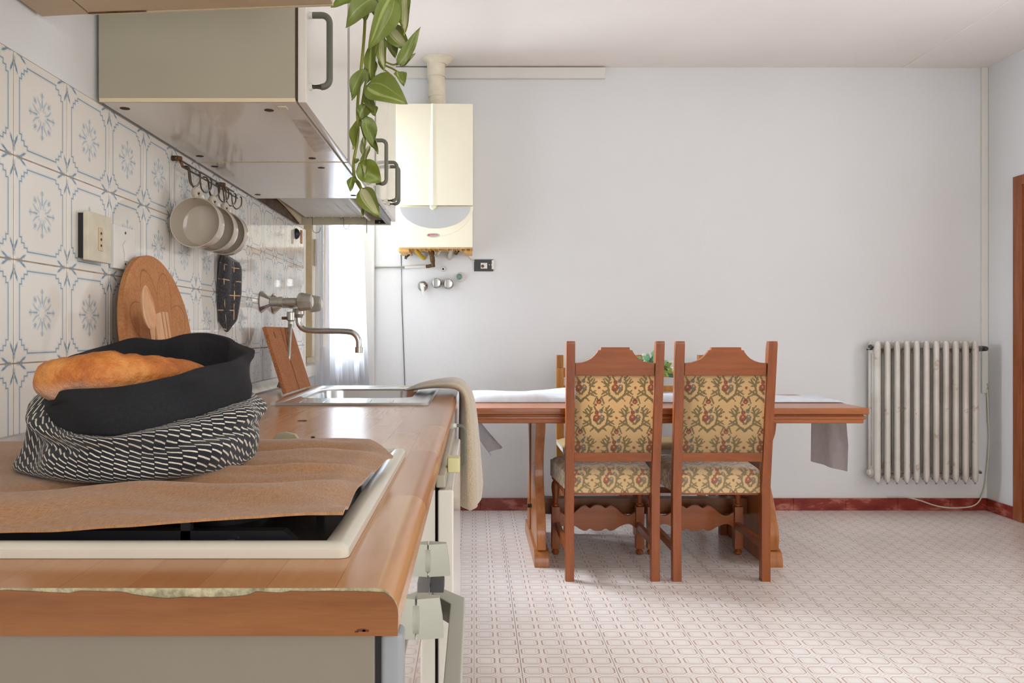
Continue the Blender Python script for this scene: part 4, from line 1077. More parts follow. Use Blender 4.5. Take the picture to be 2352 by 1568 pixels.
half = [(cx0+.197*math.cos(t), bzm-.006-.118*abs(math.sin(t))**1.05) for t in [PI*k/40 for k in range(41)]]
mesh('silver_panel', prism(B(), half[::-1], 'y', BY-.006, BY, bev=.002), mat('silver_plastic', lin(196, 196, 196), .35, .55), bo)
half2 = [(cx0+.215*math.cos(t), bzm-.003-.168*abs(math.sin(t))**1.1) for t in [PI*k/40 for k in range(41)]]
mesh('moulded_surround', prism(B(), half2[::-1], 'y', BY-.0032, BY, bev=.001), M['boiler'], bo)
mesh('dial', lt([(.022, 0), (.022, .004), (.015, .010), (0, .011)], ((996-VX)*BY/FPX, BY-.004, bzm-.002), (0, -1, 0)), mat('dial_plastic', lin(208, 204, 178), .4), bo)
lg = P(995, 540, BY-.003)
bm = lt([(1, 0), (1, .0012), (.93, .0018), (0, .0018)], (0, 0, 0), (0, -1, 0), 40)
bmesh.ops.scale(bm, vec=(.0375, 1, .0118), verts=bm.verts); bmesh.ops.translate(bm, vec=lg, verts=bm.verts)
bd = mesh('badge', bm, mat('badge_silver', lin(190, 186, 180), .3, .4), bo)
RED = mat('badge_red', lin(196, 52, 34), .4)
text_mesh('IMMERGAS', .0118, (lg.x+.003, lg.y-.002, lg.z+.001), RED, bd, 'brand_lettering', .86)
mesh('brand_mark', bx(lg.x-.0285, lg.x-.0225, lg.y-.0024, lg.y-.0018, lg.z-.003, lg.z+.005), RED, bd)
s0, s1 = P(911, 528, BY-.0025), P(942, 551, BY-.0025)
stk = mesh('sticker', bx(s0.x, s1.x, BY-.0027, BY-.0018, s1.z, s0.z), mat('sticker_paper', lin(244, 242, 236), .6), bo)
INK = mat('faded_print', lin(196, 194, 190), .7)
for a, b_, c_ in ((.02, .34, .22), (.42, .92, .12), (.42, .92, .24), (.42, .80, .34), (.10, .88, .62), (.22, .72, .80)):
    mesh('print_line', bx(s0.x+(s1.x-s0.x)*a, s0.x+(s1.x-s0.x)*b_, BY-.0030, BY-.0026, s0.z+(s1.z-s0.z)*c_-.0014, s0.z+(s1.z-s0.z)*c_+.0014), INK, stk)
OR = mat('yellowed_grille', plain(lin(226, 176, 104), .15, 25), .5)
gr = mesh('base_grille', bx(bxl+.03, bxr-.004, BY+.016, YW-.02, bzb+.006, bzb+.012), OR, bo)
for k in range(15):
    x = bxl+.05+.026*k; mesh('grille_bar', bx(x, x+.005, BY+.018, BY+.20, bzb-.004, bzb+.0065), OR, gr)
mesh('grille_lip', bx(bxl+.02, bxr-.004, BY+.014, BY+.022, bzb-.006, bzb+.012, bev=.002), OR, gr)
YEL = mat('yellow_pipe', lin(226, 186, 24), .4)
def wp(px, py, d=.012): return P(px, py, YW-d)
mesh('gas_pipe', tb([P(945, 566, 4.60), P(955, 576, 4.66), P(974, 593, YW-.006)], .0115, seg=12), YEL, bo)
mesh('valve', lathe(lt([(.012, 0), (.017, .01), (.017, .035), (.012, .045), (.015, .05), (.015, .075), (.011, .085), (.011, .11)], P(990, 571, 4.68), (.12, .35, -1), 12), [(.008, 0), (.008, .006)], P(989, 582, 4.66), (0, -1, 0), 10), M['brass'], bo)
mesh('elbow', tb(spline([P(995, 600, 4.735), P(994, 608, 4.75), P(986, 611, 4.765), P(979, 612, 4.77)], 4), .0105, seg=10), M['brass'], bo)
mesh('water_pipe', tb([P(1012, 574, 4.60), P(1007, 582, 4.68), P(1000, 589, YW-.008)], .008, seg=10), M['ivory'], bo)
mesh('water_pipe', tb([P(1036, 572, 4.6), P(1035, 582, 4.7), P(1032, 592, YW-.008)], .013, seg=12), M['ivory'], bo)
mesh('drain_cap', lt([(.016, 0), (.016, .02)], P(1046, 577, 4.70), (.6, 0, -.4), 12), M['brass'], bo)
mesh('filling_tap', tb(spline([P(930, 571, 4.62), P(938, 578, 4.66), P(940, 584, 4.66), P(934, 590, 4.66)], 4), .0055, seg=8), M['black'], bo)
mesh('filling_knob', lt([(.010, 0), (.010, .014)], P(935, 592, 4.66), (-1, 0, .3), 10), M['rubber'], bo)
mesh('side_bracket', bx(bxl+.01, bxl+.07, 4.50, 4.76, bzb-.018, bzb+.012, bev=.002), OR, bo)
mesh('side_bracket', bx(bxr-.05, bxr-.004, 4.60, 4.76, bzb-.018, bzb+.012, bev=.002), OR, bo)
mesh('power_cable', tb(spline([P(1062, 574, 4.62), P(1070, 583, 4.72), P(1082, 596, 4.79), P(1090, 600, 4.79)], 5), .0035, seg=7), M['ivory'], bo)

fp = thing('flue_pipe', 'ribbed cream flue pipe from the boiler up to the ceiling', 'flue pipe', (-.215, 4.63, bzt))
def fluef(u, v):
    t = 2*PI*u; z = bzt+.0005+(ZC-.001-bzt)*v; x = -.2125+.010*math.sin(v*2.2+2.2)-.006*(1-v); r = .050+.0022*math.sin(v*24+2*math.sin(t+v*3))*(1-sm((v-.62)/.1))+.003*sm((v-.68)/.04)
    return (x+r*math.cos(t), 4.645+.012*v+r*math.sin(t), z)
FLU = mat('cream_duct', plain(lin(232, 220, 196), .05, 20), .5)
bm = sheet(fluef, 32, 70); bmesh.ops.remove_doubles(bm, verts=bm.verts, dist=1e-5); mesh('pipe', bm, FLU, fp, smooth=60)
mesh('ceiling_rose', lt([(.094, 0), (.092, .004), (.075, .012), (.058, .030), (.050, .034)], (-.2105, 4.657, ZC-.0005), (0, 0, -1), 36), FLU, fp)
for v, rr in ((.30, .0525), (.66, .054), (.06, .0525)):
    mesh('joint_ring', lt([(rr, 0), (rr+.001, .002), (rr, .005)], (-.2125+.010*math.sin(v*2.2+2.2)-.006*(1-v), 4.645+.012*v, bzt+(ZC-bzt)*v), (0, 0, 1), 32), FLU, fp)
mesh('cable_trunking', bx(-.59, .787, YW-.030, YW-.0005, EYE+1.533, EYE+1.5985, bev=.003), M['white'], label='long white cable trunking along the top of the back wall', cat='trunking')
mesh('wall_cable', tb([wp(921, 585, .006), wp(923, 700, .006), wp(930, 889, .006), wp(931, 1150, .006)], .0022, seg=6), M['rubber'], label='thin dark cable running down the back wall under the boiler', cat='cable')
mesh('water_pipe', tb([wp(863, 614, .012), wp(930, 614, .012), wp(980, 611, .012)], .0095, seg=12), M['white'], label='white water pipe running left from the boiler valve', cat='pipe')

eb = thing('switch_box', 'black open switch box on the back wall beside the boiler', 'switch box', P(1111, 625, YW))
e0, e1 = P(1089, 596, YW), P(1133, 623, YW)
mesh('frame', bx(e0.x, e1.x, YW-.010, YW-.0005, e1.z, e0.z, bev=.002), M['rubber'], eb)
e2, e3 = P(1104, 604, YW), P(1119, 617, YW)
mesh('button', bx(e2.x, e3.x, YW-.014, YW-.010, e3.z, e2.z, bev=.001), M['white'], eb)
mesh('plaster_edge', bx(e1.x-.010, e1.x+.006, YW-.0115, YW-.0005, e1.z+.012, e0.z-.004, bev=.002), M['white'], eb)
c = P(1107, 611, YW-.0145); mesh('stain', lt([(.010, 0), (.009, .0006)], (c.x+.004, c.y, c.z), (0, -1, 0), 8), M['rust'], eb)
for q in (1124, 1129): c = P(q, 608, YW-.0101); mesh('contact', bx(c.x-.003, c.x+.003, c.y-.0006, c.y, c.z-.002, c.z+.002), M['white'], eb)

cc = mesh('pipe_collar', lt([(.005, .0), (.0065, .004), (.0065, .012), (.013, .013), (.0145, .009), (.0145, 0)], P(1018, 618, YW-.0005), (0, -1, 0), 20, closed=True), M['white'], label='small white pipe collar with a dark hole below the boiler', cat='pipe cap')
mesh('dark_bore', lt([(.0058, 0), (.0058, .006)], P(1018, 618, YW-.0005), (0, -1, 0), 14), M['black'], cc)
def stop_tap(px, py, label, kind):
    c = P(px, py, YW-.0005); t = thing('stop_tap', label, 'tap', c, 'stop taps on the back wall')
    mesh('escutcheon', lt([(.031, 0), (.030, .004), (.020, .012), (.014, .020)], c, (0, -1, 0), 28), M['chrome'] if kind != 'green' else M['white'], t)
    if kind == 'lever':
        mesh('spindle', lt([(.014, .018), (.018, .022), (.018, .045), (.012, .05), (0, .052)], c, (0, -1, 0), 20), M['chrome'], t)
        mesh('lever', prism(B(), [(c.x-.012, c.z+.014), (c.x+.010, c.z+.014), (c.x+.012, c.z-.012), (c.x+.012, c.z-.055), (c.x+.003, c.z-.056), (c.x-.010, c.z-.014)], 'y', c.y-.060, c.y-.050, bev=.002), M['white'], t)
    elif kind == 'round':
        k = mesh('knob', lt([(.018, .018), (.027, .022), (.028, .05), (.024, .058), (.010, .06), (0, .06)], c, (0, -1, 0), 24), M['chrome'], t)
        mesh('screw', lt([(.006, .0595), (.006, .062), (0, .0625)], c, (0, -1, 0), 12), M['rubber'], k)
        mesh('grip_face', bx(c.x-.017, c.x+.012, c.y-.0625, c.y-.058, c.z-.023, c.z+.023, bev=.002), M['chrome'], k)
    else:
        k = mesh('knob', lt([(.016, .012), (.018, .016), (.018, .04), (.010, .046), (0, .047)], (c.x-.008, c.y, c.z), (0, -1, 0), 8), mat('green_plastic', lin(112, 146, 130), .4), t, smooth=20)
stop_tap(971, 657, 'chrome stop tap with a lever on the back wall below the boiler', 'lever')
stop_tap(1003, 650, 'round chrome stop tap next to the lever tap below the boiler', 'round')
stop_tap(1030, 652, 'round chrome stop tap between its twin and the green knob', 'round')
stop_tap(1058, 636, 'stop tap with a green knob on the back wall under the boiler', 'green')

# ------------------------------------------------------------------ radiator, conduit, cable
RAD = mat('chipped_white_radiator_paint', lambda nt: mix(nt, band(noi(wpos(nt), 9, 6, .7)*-1, -.66, -.60)*.6, ramp(noi(wpos(nt), 5, 3), [(.3, lin(206, 200, 188)), (.7, lin(228, 224, 216))]), lin(176, 140, 104)), .4)
ra = thing('radiator', 'old white cast iron column radiator on the back wall', 'radiator', (2.66, 4.71, .181))
ry0, ry1, rzb, rzt = 4.655, 4.765, .181, 1.019
def section():
    bm = B()
    for yc, r_ in ((ry0+.019, .019), (4.712, .014), (ry1-.016, .016)):
        prof = []
        pts = []; rs = []
        front = yc < 4.70
        for z, k in ((rzb+(.0 if front else .02), .35), (rzb+.018+(0 if front else .02), .8), (rzb+.05, 1), (.5, 1), (rzt-.05, 1), (rzt-.012, .85), (rzt, .45)):
            pts.append((0, yc, z)); rs.append(r_*k)
        tube(bm, pts, rs, seg=14)
        
    for v in bm.verts: v.co.x *= .92
    for z0, z1 in ((rzt-.075, rzt-.006), (rzb+.03, rzb+.095)): box(bm, -.011, .011, ry0+.016, ry1-.012, z0, z1, bev=.004)
    for z0 in (rzb+.27, rzb+.53): box(bm, -.007, .007, ry0+.02, ry1-.015, z0, z0+.03, bev=.003)
    return bm
x0 = 2.367; s0_ = None
for k in range(11):
    x = x0+.0573*k
    if s0_ is None:
        bm = section(); s0_ = mesh('section', bm, RAD, None, smooth=50, base=(0, 0, 0)); s0_.parent = ra; s0_.location = Vector((x, 0, 0))-org(ra)
    else:
        o = bpy.data.objects.new('section', s0_.data); C.objects.link(o); o.parent = ra; o.location = Vector((x, 0, 0))-org(ra)
for z in (rzt-.045, rzb+.062): mesh('header', tb([(x0-.012, 4.712, z), (x0+.573+.012, 4.712, z)], .027, seg=16), RAD, ra)
xe = x0+.573
mesh('radiator_valve', tube(tb([(xe+.014, 4.712, rzt-.045), (xe+.050, 4.712, rzt-.045)], .011, seg=12), [(xe+.05, 4.712, rzt-.045), (xe+.058, 4.712, rzt-.045)], .017, seg=12), M['oldchrome'], ra)
mesh('valve_knob', lt([(.016, 0), (.017, .004), (.014, .05), (.010, .056), (0, .056)], (xe+.075, 4.74, rzt-.045), (0, -1, 0), 14), M['rubber'], ra)
mesh('lockshield', tube(tb([(xe+.014, 4.712, rzb+.062), (xe+.055, 4.712, rzb+.062), (xe+.062, 4.75, rzb+.062)], .010, seg=12), [(xe+.03, 4.712, rzb+.045), (xe+.03, 4.712, rzb+.085)], .010, seg=10), M['oldchrome'], ra)
mesh('air_vent', tube(tb([(x0-.012, 4.712, rzt-.040), (x0-.030, 4.70, rzt-.032)], .013, seg=12), [(x0-.024, 4.70, rzt-.05), (x0-.050, 4.70, rzt-.050)], .005, seg=8), M['rubber'], ra)
mesh('end_plug', lt([(.026, 0), (.026, .012), (.018, .014), (.016, .026), (0, .027)], (x0-.012, 4.712, rzb+.062), (-1, 0, 0), 12), RAD, ra)
for q in (.14, .46): mesh('wall_bracket', bx(x0+q, x0+q+.02, 4.70, YW-.0005, rzb+.02, rzb+.03), RAD, ra)
mesh('cable_conduit', bx(3.052, 3.0885, YW-.016, YW-.0005, EYE-.355, ZC-.004, bev=.002), M['white'], label='white vertical cable conduit in the corner beside the radiator', cat='conduit')
mesh('hanging_cable', tb(spline([P(2267, 880, 4.786), P(2270, 960, 4.78), P(2272, 1010, 4.78), P(2266, 1090, 4.78), P(2258, 1132, 4.78), P(2238, 1160, 4.76), P(2190, 1166, 4.75), P(2150, 1161, 4.76), P(2110, 1148, 4.775), P(2075, 1141, 4.782), P(2040, 1141, 4.785)], 6), .0038, seg=8), M['ivory'], label='loose cream cable looping down beside the radiator', cat='cable')
# ------------------------------------------------------------------ dining table, chairs
TW = mat('orange_brown_wood', wood(lin(136, 70, 30), lin(174, 100, 48), 'x', 10), .3, coat=.2)
TWD = mat('trestle_wood', wood(lin(146, 84, 40), lin(186, 116, 58), 'z', 12), .32, coat=.2)
TT = .7347
tb_ = thing('dining_table', 'wooden trestle dining table with a moulded edge', 'table', (.86, 3.9, 0))
tx0, tx1, ty0, ty1 = -.017, 1.737, 3.50, 4.30
mesh('tabletop', bx(tx0, tx1, ty0, ty1, TT-.0285, TT, bev=.004, seg=3), TW, tb_)
ap = mesh('apron', bx(tx0+.016, tx1-.016, ty0+.014, ty1-.014, TT-.069, TT-.0285, bev=.006, seg=3), TW, tb_)
for a, b_, c_, d_ in ((tx0+.010, tx1-.010, ty0+.008, ty0+.020), (tx0+.010, tx1-.010, ty1-.020, ty1-.008)): mesh('moulding', bx(a, b_, c_, d_, TT-.052, TT-.036, bev=.005, seg=3), TW, tb_)
for a, b_ in ((tx0+.008, tx0+.022), (tx1-.022, tx1-.008)): mesh('moulding', bx(a, b_, ty0+.010, ty1-.010, TT-.052, TT-.036, bev=.005, seg=3), TW, tb_)
fr = [(.074, 3.635), (.14, 3.625), (.20, 3.645), (.30, 3.70), (.38, 3.75), (.46, 3.755), (.54, 3.72), (.60, 3.675), (.666, 3.655)]
fr = [(p.y, p.x) for p in spline([(a, b_, 0) for a, b_ in fr], 4)]
ym = 3.95; pf = [(y, z) for y, z in fr]; pb = [(2*ym-y, z) for y, z in fr][::-1]
for xl in (.285, 1.347):
    mesh('leg', prism(B(), pf+pb, 'x', xl, xl+.043, bev=.003), TWD, tb_, smooth=30)
    ft_ = [(3.617, 0), (3.617, .035), (3.632, .062), (3.655, .075), (4.245, .075), (4.268, .062), (4.283, .035), (4.283, 0)]
    mesh('foot', prism(B(), ft_, 'x', xl-.011, xl+.057, bev=.003), TWD, tb_, smooth=30)
    mesh('leg_rib', bx(xl-.006, xl, 4.02, 4.05, .075, .666, bev=.002), TWD, tb_)
mesh('stretcher', bx(.328, 1.347, 3.92, 3.985, .174, .252, bev=.004), mat('dark_stretcher_wood', wood(lin(104, 56, 22), lin(138, 82, 34), 'x', 10), .35), tb_)
mesh('peg', lt([(.010, 0), (.010, .02)], (.285, 3.95, .21), (-1, 0, 0), 10), M['black'], tb_)

LIN_ = bpy.data.materials.new('white_linen'); LIN_.use_nodes = True; nt = LIN_.node_tree
for n in list(nt.nodes): nt.nodes.remove(n)
out = nt.nodes.new('ShaderNodeOutputMaterial'); df = nt.nodes.new('ShaderNodeBsdfDiffuse'); tr = nt.nodes.new('ShaderNodeBsdfTranslucent'); a = nt.nodes.new('ShaderNodeMixShader'); a.inputs[0].default_value = .35
wv = ramp(noi(texco(nt), 30, 3), [(.3, lin(232, 232, 234)), (.7, lin(242, 242, 244))])
for q in (df, tr): nt.links.new(wv.s, q.inputs[0])
nt.links.new(df.outputs[0], a.inputs[1]); nt.links.new(tr.outputs[0], a.inputs[2]); nt.links.new(a.outputs[0], out.inputs[0])
def runner(u, v):
    # u along the table with both drops, v across
    y = 3.765+.34*v
    s = u*2.32-.26                                 # path coordinate; 0..1.754 lies on the top
    pl = interp(s, [-.26, 0, .3, .7, 1.3, 1.754, 2.06], [0, .6, 1, .8, .45, .25, 0])
    puff = pl*(.006+.062*math.sin(PI*min(1, v*1.05+.02))**.55*(.75+.25*math.sin(s*9+4*v))+.006*nz(s*7, v*4))
    puff *= sm((v+.004)/.06)
    if s < 0:
        q = -s; x = tx0-.010-.012*math.sin(q*9)+.9*max(0, q-.05)**1.25; z = TT+.012-q+.012*sm((.05-q)/.05)
        x += .016*math.sin(v*9+q*6)*q*4+.34*q*(v-.35); y += .10*q*(v-.5)
        return (x, y, z)
    if s > 1.754:
        q = s-1.754; x = tx1+.014+.012*math.sin(v*11)+.05*q*math.sin(v*6); z = TT+.008-q*(1.10 if v > .12 else .66)
        return (x, y-.03*q*4*(1-v), z)
    return (tx0+s, y, TT+.003+puff)
mesh('table_runner', sheet(runner, 120, 26, thick=-.0022), LIN_, smooth=80, label='rumpled white linen runner lying along the dining table', cat='table runner')

# flowers on the table
fw = thing('flower_pot', 'small bunch of green leaves and white blossoms on the table', 'plant', (.872, 3.72, TT))
fc = P(1500, 842, 3.72)
mesh('vase', lt([(0, 0), (.035, 0), (.045, .02), (.046, .06), (.030, .09), (.034, .10), (.030, .10), (.026, .09), (0, .085)], (fc.x, 3.72, TT+.0005)), M['white'], fw)
G1 = [mat('bouquet_leaf_'+n, plain(c_, .15, 25), .5) for n, c_ in (('mint', lin(150, 208, 160)), ('dark', lin(80, 122, 88)), ('lime', lin(160, 200, 96)))]
WF = mat('white_petals', lin(232, 234, 208), .7)
rnd = random.Random(11)
def rnd_dir():
    a = rnd.uniform(0, 2*PI); z = rnd.uniform(-.25, 1); r = math.sqrt(max(0, 1-z*z)); return Vector((r*math.cos(a)*1.15, r*math.sin(a)*.8, z*.95))
for k in range(110):
    d = rnd_dir(); p0 = fc+Vector((0, 0, -.02))+d*rnd.uniform(.022, .066); l = rnd.uniform(.026, .046); t = d.cross(Vector((rnd.uniform(-1, 1), rnd.uniform(-1, 1), rnd.uniform(-1, 1)))).normalized()
    p1 = p0+(d+t*.5).normalized()*l; sd = (p1-p0).cross(Vector((0, -1, .3))).normalized()*l*.30
    bm = B(); vs = [bm.verts.new(q) for q in (p0, p0.lerp(p1, .5)+sd, p1, p0.lerp(p1, .5)-sd, p0.lerp(p1, .5)+d*.003)]
    for q in ((0, 1, 4), (1, 2, 4), (2, 3, 4), (3, 0, 4)): bm.faces.new([vs[i] for i in q])
    mesh('leaf', bm, G1[(0 if d.z > .35 else 2) if k % 4 else 1], fw, smooth=80)
for k in range(20):
    d = rnd_dir(); 
    if k < 10: d = Vector((abs(d.x)+.4, d.y-.2, d.z*.5)).normalized()
    p0 = fc+Vector((0, 0, -.02))+Vector((d.x*.092, d.y*.065, d.z*.090)); bm = B(); bmesh.ops.create_icosphere(bm, subdivisions=1, radius=.0075); 
    for v in bm.verts: v.co *= rnd.uniform(.7, 1.25)
    bmesh.ops.translate(bm, vec=p0, verts=bm.verts); mesh('blossom', bm, WF, fw, smooth=0)
mesh('stem', tb([(fc.x, 3.72, TT+.09), fc+Vector((0, 0, -.01))], .010, seg=8), G1[1], fw)

# tapestry: flower sprays in V-shaped garlands on a half-drop lattice
def tapestry(nt):
    u, v, _ = xyz(texco(nt, 'UV')); W, H = .153, .258
    nn = nt.nodes.new('ShaderNodeTexNoise'); nt.links.new(vec(u, v).s, nn.inputs['Vector']); nn.inputs['Scale'].default_value = 260; nn.inputs['Detail'].default_value = 1
    off = vop('SCALE', vop('SUBTRACT', E(nt, nn.outputs['Color']), (.5, .5, .5)), scale=.009)
    ox, oy, _z = xyz(off); u2, v2 = u+ox, v+oy
    gs, rs, bs, ps = [], [], [], []
    for k in (0, 1):
        x = ((u2*(1/W)+.5*k+.5).frac()-.5)*W; y = ((v2*(1/H)+.5*k+.5).frac()-.5)*H
        ax = x.abs(); p = vec(ax, y); f = vec(x, y)
        gs.append(mn(seg2(p, (0, -.064), (.026, -.038), .0022), seg2(p, (.026, -.038), (.062, -.016), .0028, .001), seg2(p, (.040, -.030), (.060, -.040), .003, .001),
                     seg2(p, (.032, -.034), (.040, .004), .0024), seg2(p, (.040, .004), (.030, .040), .0030, .001), seg2(p, (.038, .006), (.066, .022), .0034, .001), seg2(p, (.040, .004), (.056, .002), .003, .001), seg2(p, (.036, .022), (.052, .036), .0026, .001),
                     seg2(p, (.0, -.058), (.014, -.046), .0016), seg2(p, (.014, -.046), (.024, -.052), .0016, .0008), seg2(p, (.010, .086), (.022, .058), .0018, .001), seg2(p, (.004, -.030), (.010, -.016), .003, .002), seg2(p, (.036, -.012), (.056, -.026), .0024, .001), seg2(p, (.038, .012), (.024, .020), .0022, .001), seg2(p, (.0, .070), (.012, .088), .0018, .0008), seg2(p, (.050, -.022), (.066, -.032), .0024, .001), seg2(p, (.046, .010), (.058, .032), .0022, .001), seg2(p, (.030, .030), (.044, .048), .0022, .001), seg2(p, (.020, -.046), (.034, -.060), .002, .001), seg2(p, (.010, -.022), (.022, -.012), .0024, .001), seg2(p, (.012, .030), (.020, .044), .002, .001)))
        rs.append(mn(circ(f, (-.009, -.004), .0125), circ(f, (-.008, .019), .007), circ(p, (0, .066), .0088), circ(p, (.0765, -.004), .0034), circ(f, (-.014, .052), .0035)))
        bs.append(mn(circ(f, (.0135, -.002), .0105), circ(f, (.010, .025), .0075), circ(f, (.014, .052), .0032)))
        ps.append(mn(circ(f, (-.010, -.001), .004), circ(f, (.0145, .001), .0035), circ(p, (0, .064), .003)))
    fine = noi(vec(u, v), 420, 2)
    base = ramp(noi(vec(u, v), 1, 2, .6, (300, 1500, 1)), [(.3, lin(206, 170, 120)), (.7, lin(224, 192, 144))])
    c = mix(nt, band(mn(*gs)-noi(vec(u, v), 460, 1)*.0046+.0010, -.0004, .0014)*.85, base, ramp(fine, [(.35, lin(98, 88, 56)), (.65, lin(142, 126, 88))]))
    c = mix(nt, band(mn(*rs)-.002, -.001, .0016)*.85, c, ramp(fine, [(.35, lin(112, 48, 38)), (.65, lin(172, 92, 70))]))
    c = mix(nt, band(mn(*bs)-.001, -.001, .0016)*.8, c, ramp(fine, [(.35, lin(74, 78, 84)), (.65, lin(134, 134, 122))]))
    return mix(nt, band(mn(*ps), -.001, .0012)*.8, c, lin(222, 168, 112))
M['tapestry'] = mat('floral_tapestry', tapestry, .8, sheen=.7, bump=lambda nt: (noi(texco(nt, 'UV'), 900, 2), .25, .0006))
CW = mat('reddish_chair_wood', wood(lin(122, 58, 22), lin(158, 84, 34), 'z', 12), .35, coat=.15)
CWX = mat('reddish_rail_wood', wood(lin(124, 60, 22), lin(160, 86, 34), 'x', 12), .35, coat=.15)
leanf = lambda z: -.072*max(0, (z-.40)/.63)
def shear(bm):
    for v in bm.verts: v.co.y += leanf(v.co.z)
    return bm
def tall_chair(loc, label):
    t = thing('dining_chair', label, 'chair', (0, 0, 0), 'tall chairs at the front of the dining table')
    for s in (-1, 1):
        xc = s*.184
        pr_ = [(-.019, 0), (.017, 0)]+[(.017+leanf(z), z) for z in (.40, .6, .8, 1.0)]+[(.010+leanf(1.03), 1.03), (-.014+leanf(1.03), 1.03), (-.019+leanf(1.02), 1.018)]+[(-.019+leanf(z), z) for z in (.8, .6, .40)]
        bm = prism(B(), pr_, 'x', xc-.0185, xc+.0185, bev=.0025)
        for v in bm.verts: v.co.x += s*.004*max(0, (v.co.z-.4)/.63)
        mesh('back_post', bm, CW, t, smooth=25)
    arcs = [(-.166, .885), (-.166, .938), (-.140, .940), (-.118, .947), (-.100, .957), (-.086, .970), (-.076, .983), (-.072, .992), (-.062, .993), (-.060, 1.0045)]
    arcs = arcs+[(-x, z) for x, z in arcs[::-1]]
    mesh('crest_rail', shear(prism(B(), arcs[::-1], 'y', -.012, .010, bev=.0015)), CWX, t, smooth=25)
    mesh('lower_back_rail', shear(bx(-.166, .166, -.012, .010, .515, .553, bev=.0015)), CWX, t)
    def pan(u, v):
        x = -.166+.332*u; z = .552+.334*v; return (x, leanf(z)-.006-.003*(1-(2*u-1)**4)*(1-(2*v-1)**4), z)
    bm = sheet(pan, 14, 14, uv=lambda u, v: (-.166+.332*u+.0765-.012, v*.334-.156))
    bmesh.ops.solidify(bm, geom=bm.faces[:], thickness=-.018)
    mesh('back_upholstery', bm, M['tapestry'], t, smooth=40)
    hw = lambda v: .186+.038*v
    def seat(u, v):
        s = 2*u-1; e = (1-abs(s)**3.5)*(1-abs(2*v-1)**3.5)
        return (s*hw(v), .004+.432*v, .453+.038*e**.42)
    mesh('seat_cushion', sheet(seat, 24, 24, uv=lambda u, v: ((2*u-1)*.2, .43*v)), M['tapestry'], t, smooth=60)
    loop = [(-hw(0), .004), (hw(0), .004), (hw(1), .436), (-hw(1), .436)]
    def skirt(u, v):
        a = u*4; i = min(int(a), 3); f = a-i; p, q = loop[i], loop[(i+1) % 4]
        x, y = p[0]+(q[0]-p[0])*f, p[1]+(q[1]-p[1])*f
        return (x, y, .376+.0765*v)
    bm = sheet(skirt, 48, 6, uv=lambda u, v: (u*1.62-.186+.0765, v*.0765+.07)); bmesh.ops.remove_doubles(bm, verts=bm.verts, dist=1e-5)
    mesh('seat_skirt', bm, M['tapestry'], t, smooth=40)
    mesh('seat_frame', bx(-.184, .184, .012, .425, .366, .40), CWX, t)
    for s in (-1, 1):
        bm = lathe(B(), [(0, 0), (.012, .001), (.019, .010), (.019, .016), (.012, .024), (.010, .030)], (s*.202, .405, 0), seg=20)
        box(bm, s*.202-.020, s*.202+.020, .385, .425, .030, .232, bev=.003)
        lathe(bm, [(.012, .230), (.017, .236), (.017, .242), (.011, .248), (.012, .262), (.018, .30), (.0205, .325), (.018, .345), (.011, .356), (.018, .366), (.019, .378)], (s*.202, .405, 0), seg=20)
        mesh('front_leg', bm, CW, t, smooth=30)
        mesh('side_stretcher', bx(s*.194-.010, s*.194+.010, .015, .390, .125, .160, bev=.002), CWX, t)
    up = [(-.182, .206), (-.150, .188), (-.120, .196), (-.085, .226), (-.062, .236), (-.045, .228), (-.036, .224), (-.018, .236), (0, .239)]
    dn = [(-.182, .128), (-.150, .148), (-.110, .138), (-.075, .118), (-.055, .116), (-.038, .126), (-.018, .116), (0, .114)]
    U_ = [(p.x, p.y) for p in spline([(a, b_, 0) for a, b_ in up], 3)]; D_ = [(p.x, p.y) for p in spline([(a, b_, 0) for a, b_ in dn], 3)]
    U_ = U_+[(-x, z) for x, z in U_[:-1][::-1]]; D_ = D_+[(-x, z) for x, z in D_[:-1][::-1]]
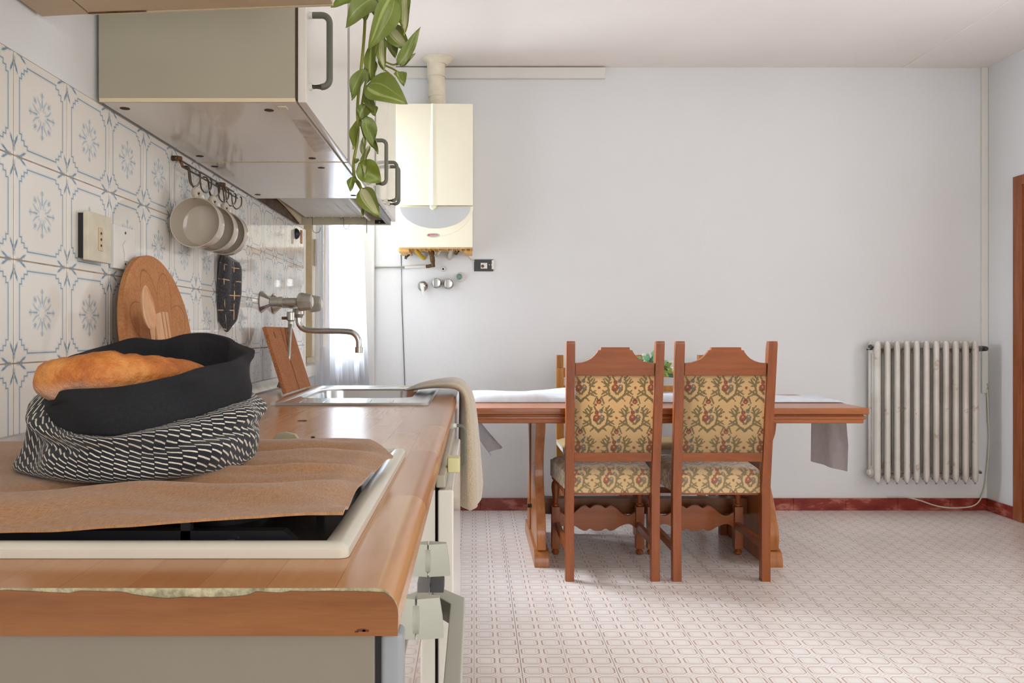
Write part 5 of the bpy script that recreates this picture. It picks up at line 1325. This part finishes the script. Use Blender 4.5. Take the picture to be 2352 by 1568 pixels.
    mesh('scalloped_stretcher', prism(B(), D_+U_[::-1], 'y', .396, .414, bev=.001), CWX, t, smooth=30)
    t.location = loc; return t
ch = tall_chair((.594, 3.43, 0), 'tall floral tapestry chair on the left, pushed up to the table')
ch2 = dup(ch, (1.060, 3.428, 0), 0, 'tall floral tapestry chair on the right, nearer the radiator'); ch2.scale = (1.035, 1, 1)

GW = mat('golden_chair_wood', wood(lin(164, 104, 44), lin(204, 140, 70), 'z', 12), .35)
ST = mat('woven_straw', weave(lin(150, 122, 80), lin(206, 178, 132), 500), .8)
def low_chair(loc, label):
    t = thing('straw_chair', label, 'chair', (0, 0, 0), 'straw-seated chairs behind the dining table')
    for s in (-1, 1):
        xc = s*.181
        p = mesh('back_post', bx(xc-.021, xc+.021, -.020, .018, 0, .866, bev=.002), GW, t)
        for k in range(5): q = xc-.0205+.0084*k; mesh('flute', bx(q, q+.0068, -.021, .019, .866, .940, bev=.002), GW, p)
        mesh('post_core', bx(xc-.018, xc+.018, -.016, .015, .866, .936), CW, p)
        mesh('front_leg', bx(s*.185-.018, s*.185+.018, -.40, -.364, 0, .45, bev=.002), CW, t)
        mesh('side_stretcher', bx(s*.183-.009, s*.183+.009, -.37, -.02, .16, .19, bev=.002), CW, t)
    mesh('top_rail', bx(-.162, .162, -.010, .010, .812, .866, bev=.002), GW, t)
    mesh('lower_rail', bx(-.162, .162, -.010, .010, .728, .762, bev=.002), GW, t)
    def seat(u, v):
        s = 2*u-1; return (s*.205, -.41+.40*v, .452+.028*(1-s**6)*(1-(2*v-1)**6))
    mesh('straw_seat', sheet(seat, 16, 16, uv=lambda u, v: (u*.4, v*.4)), ST, t, smooth=60)
    mesh('seat_edge', bx(-.203, .203, -.408, -.012, .425, .454, bev=.004), M['white'], t)
    mesh('front_stretcher', bx(-.17, .17, -.392, -.374, .22, .25, bev=.002), CW, t)
    t.location = loc; return t
lc = low_chair((.676, 4.60, 0), 'golden wood chair with fluted posts behind the left tapestry chair')
dup(lc, (1.131, 4.60, 0), 0, 'golden wood chair with fluted posts behind the right tapestry chair')
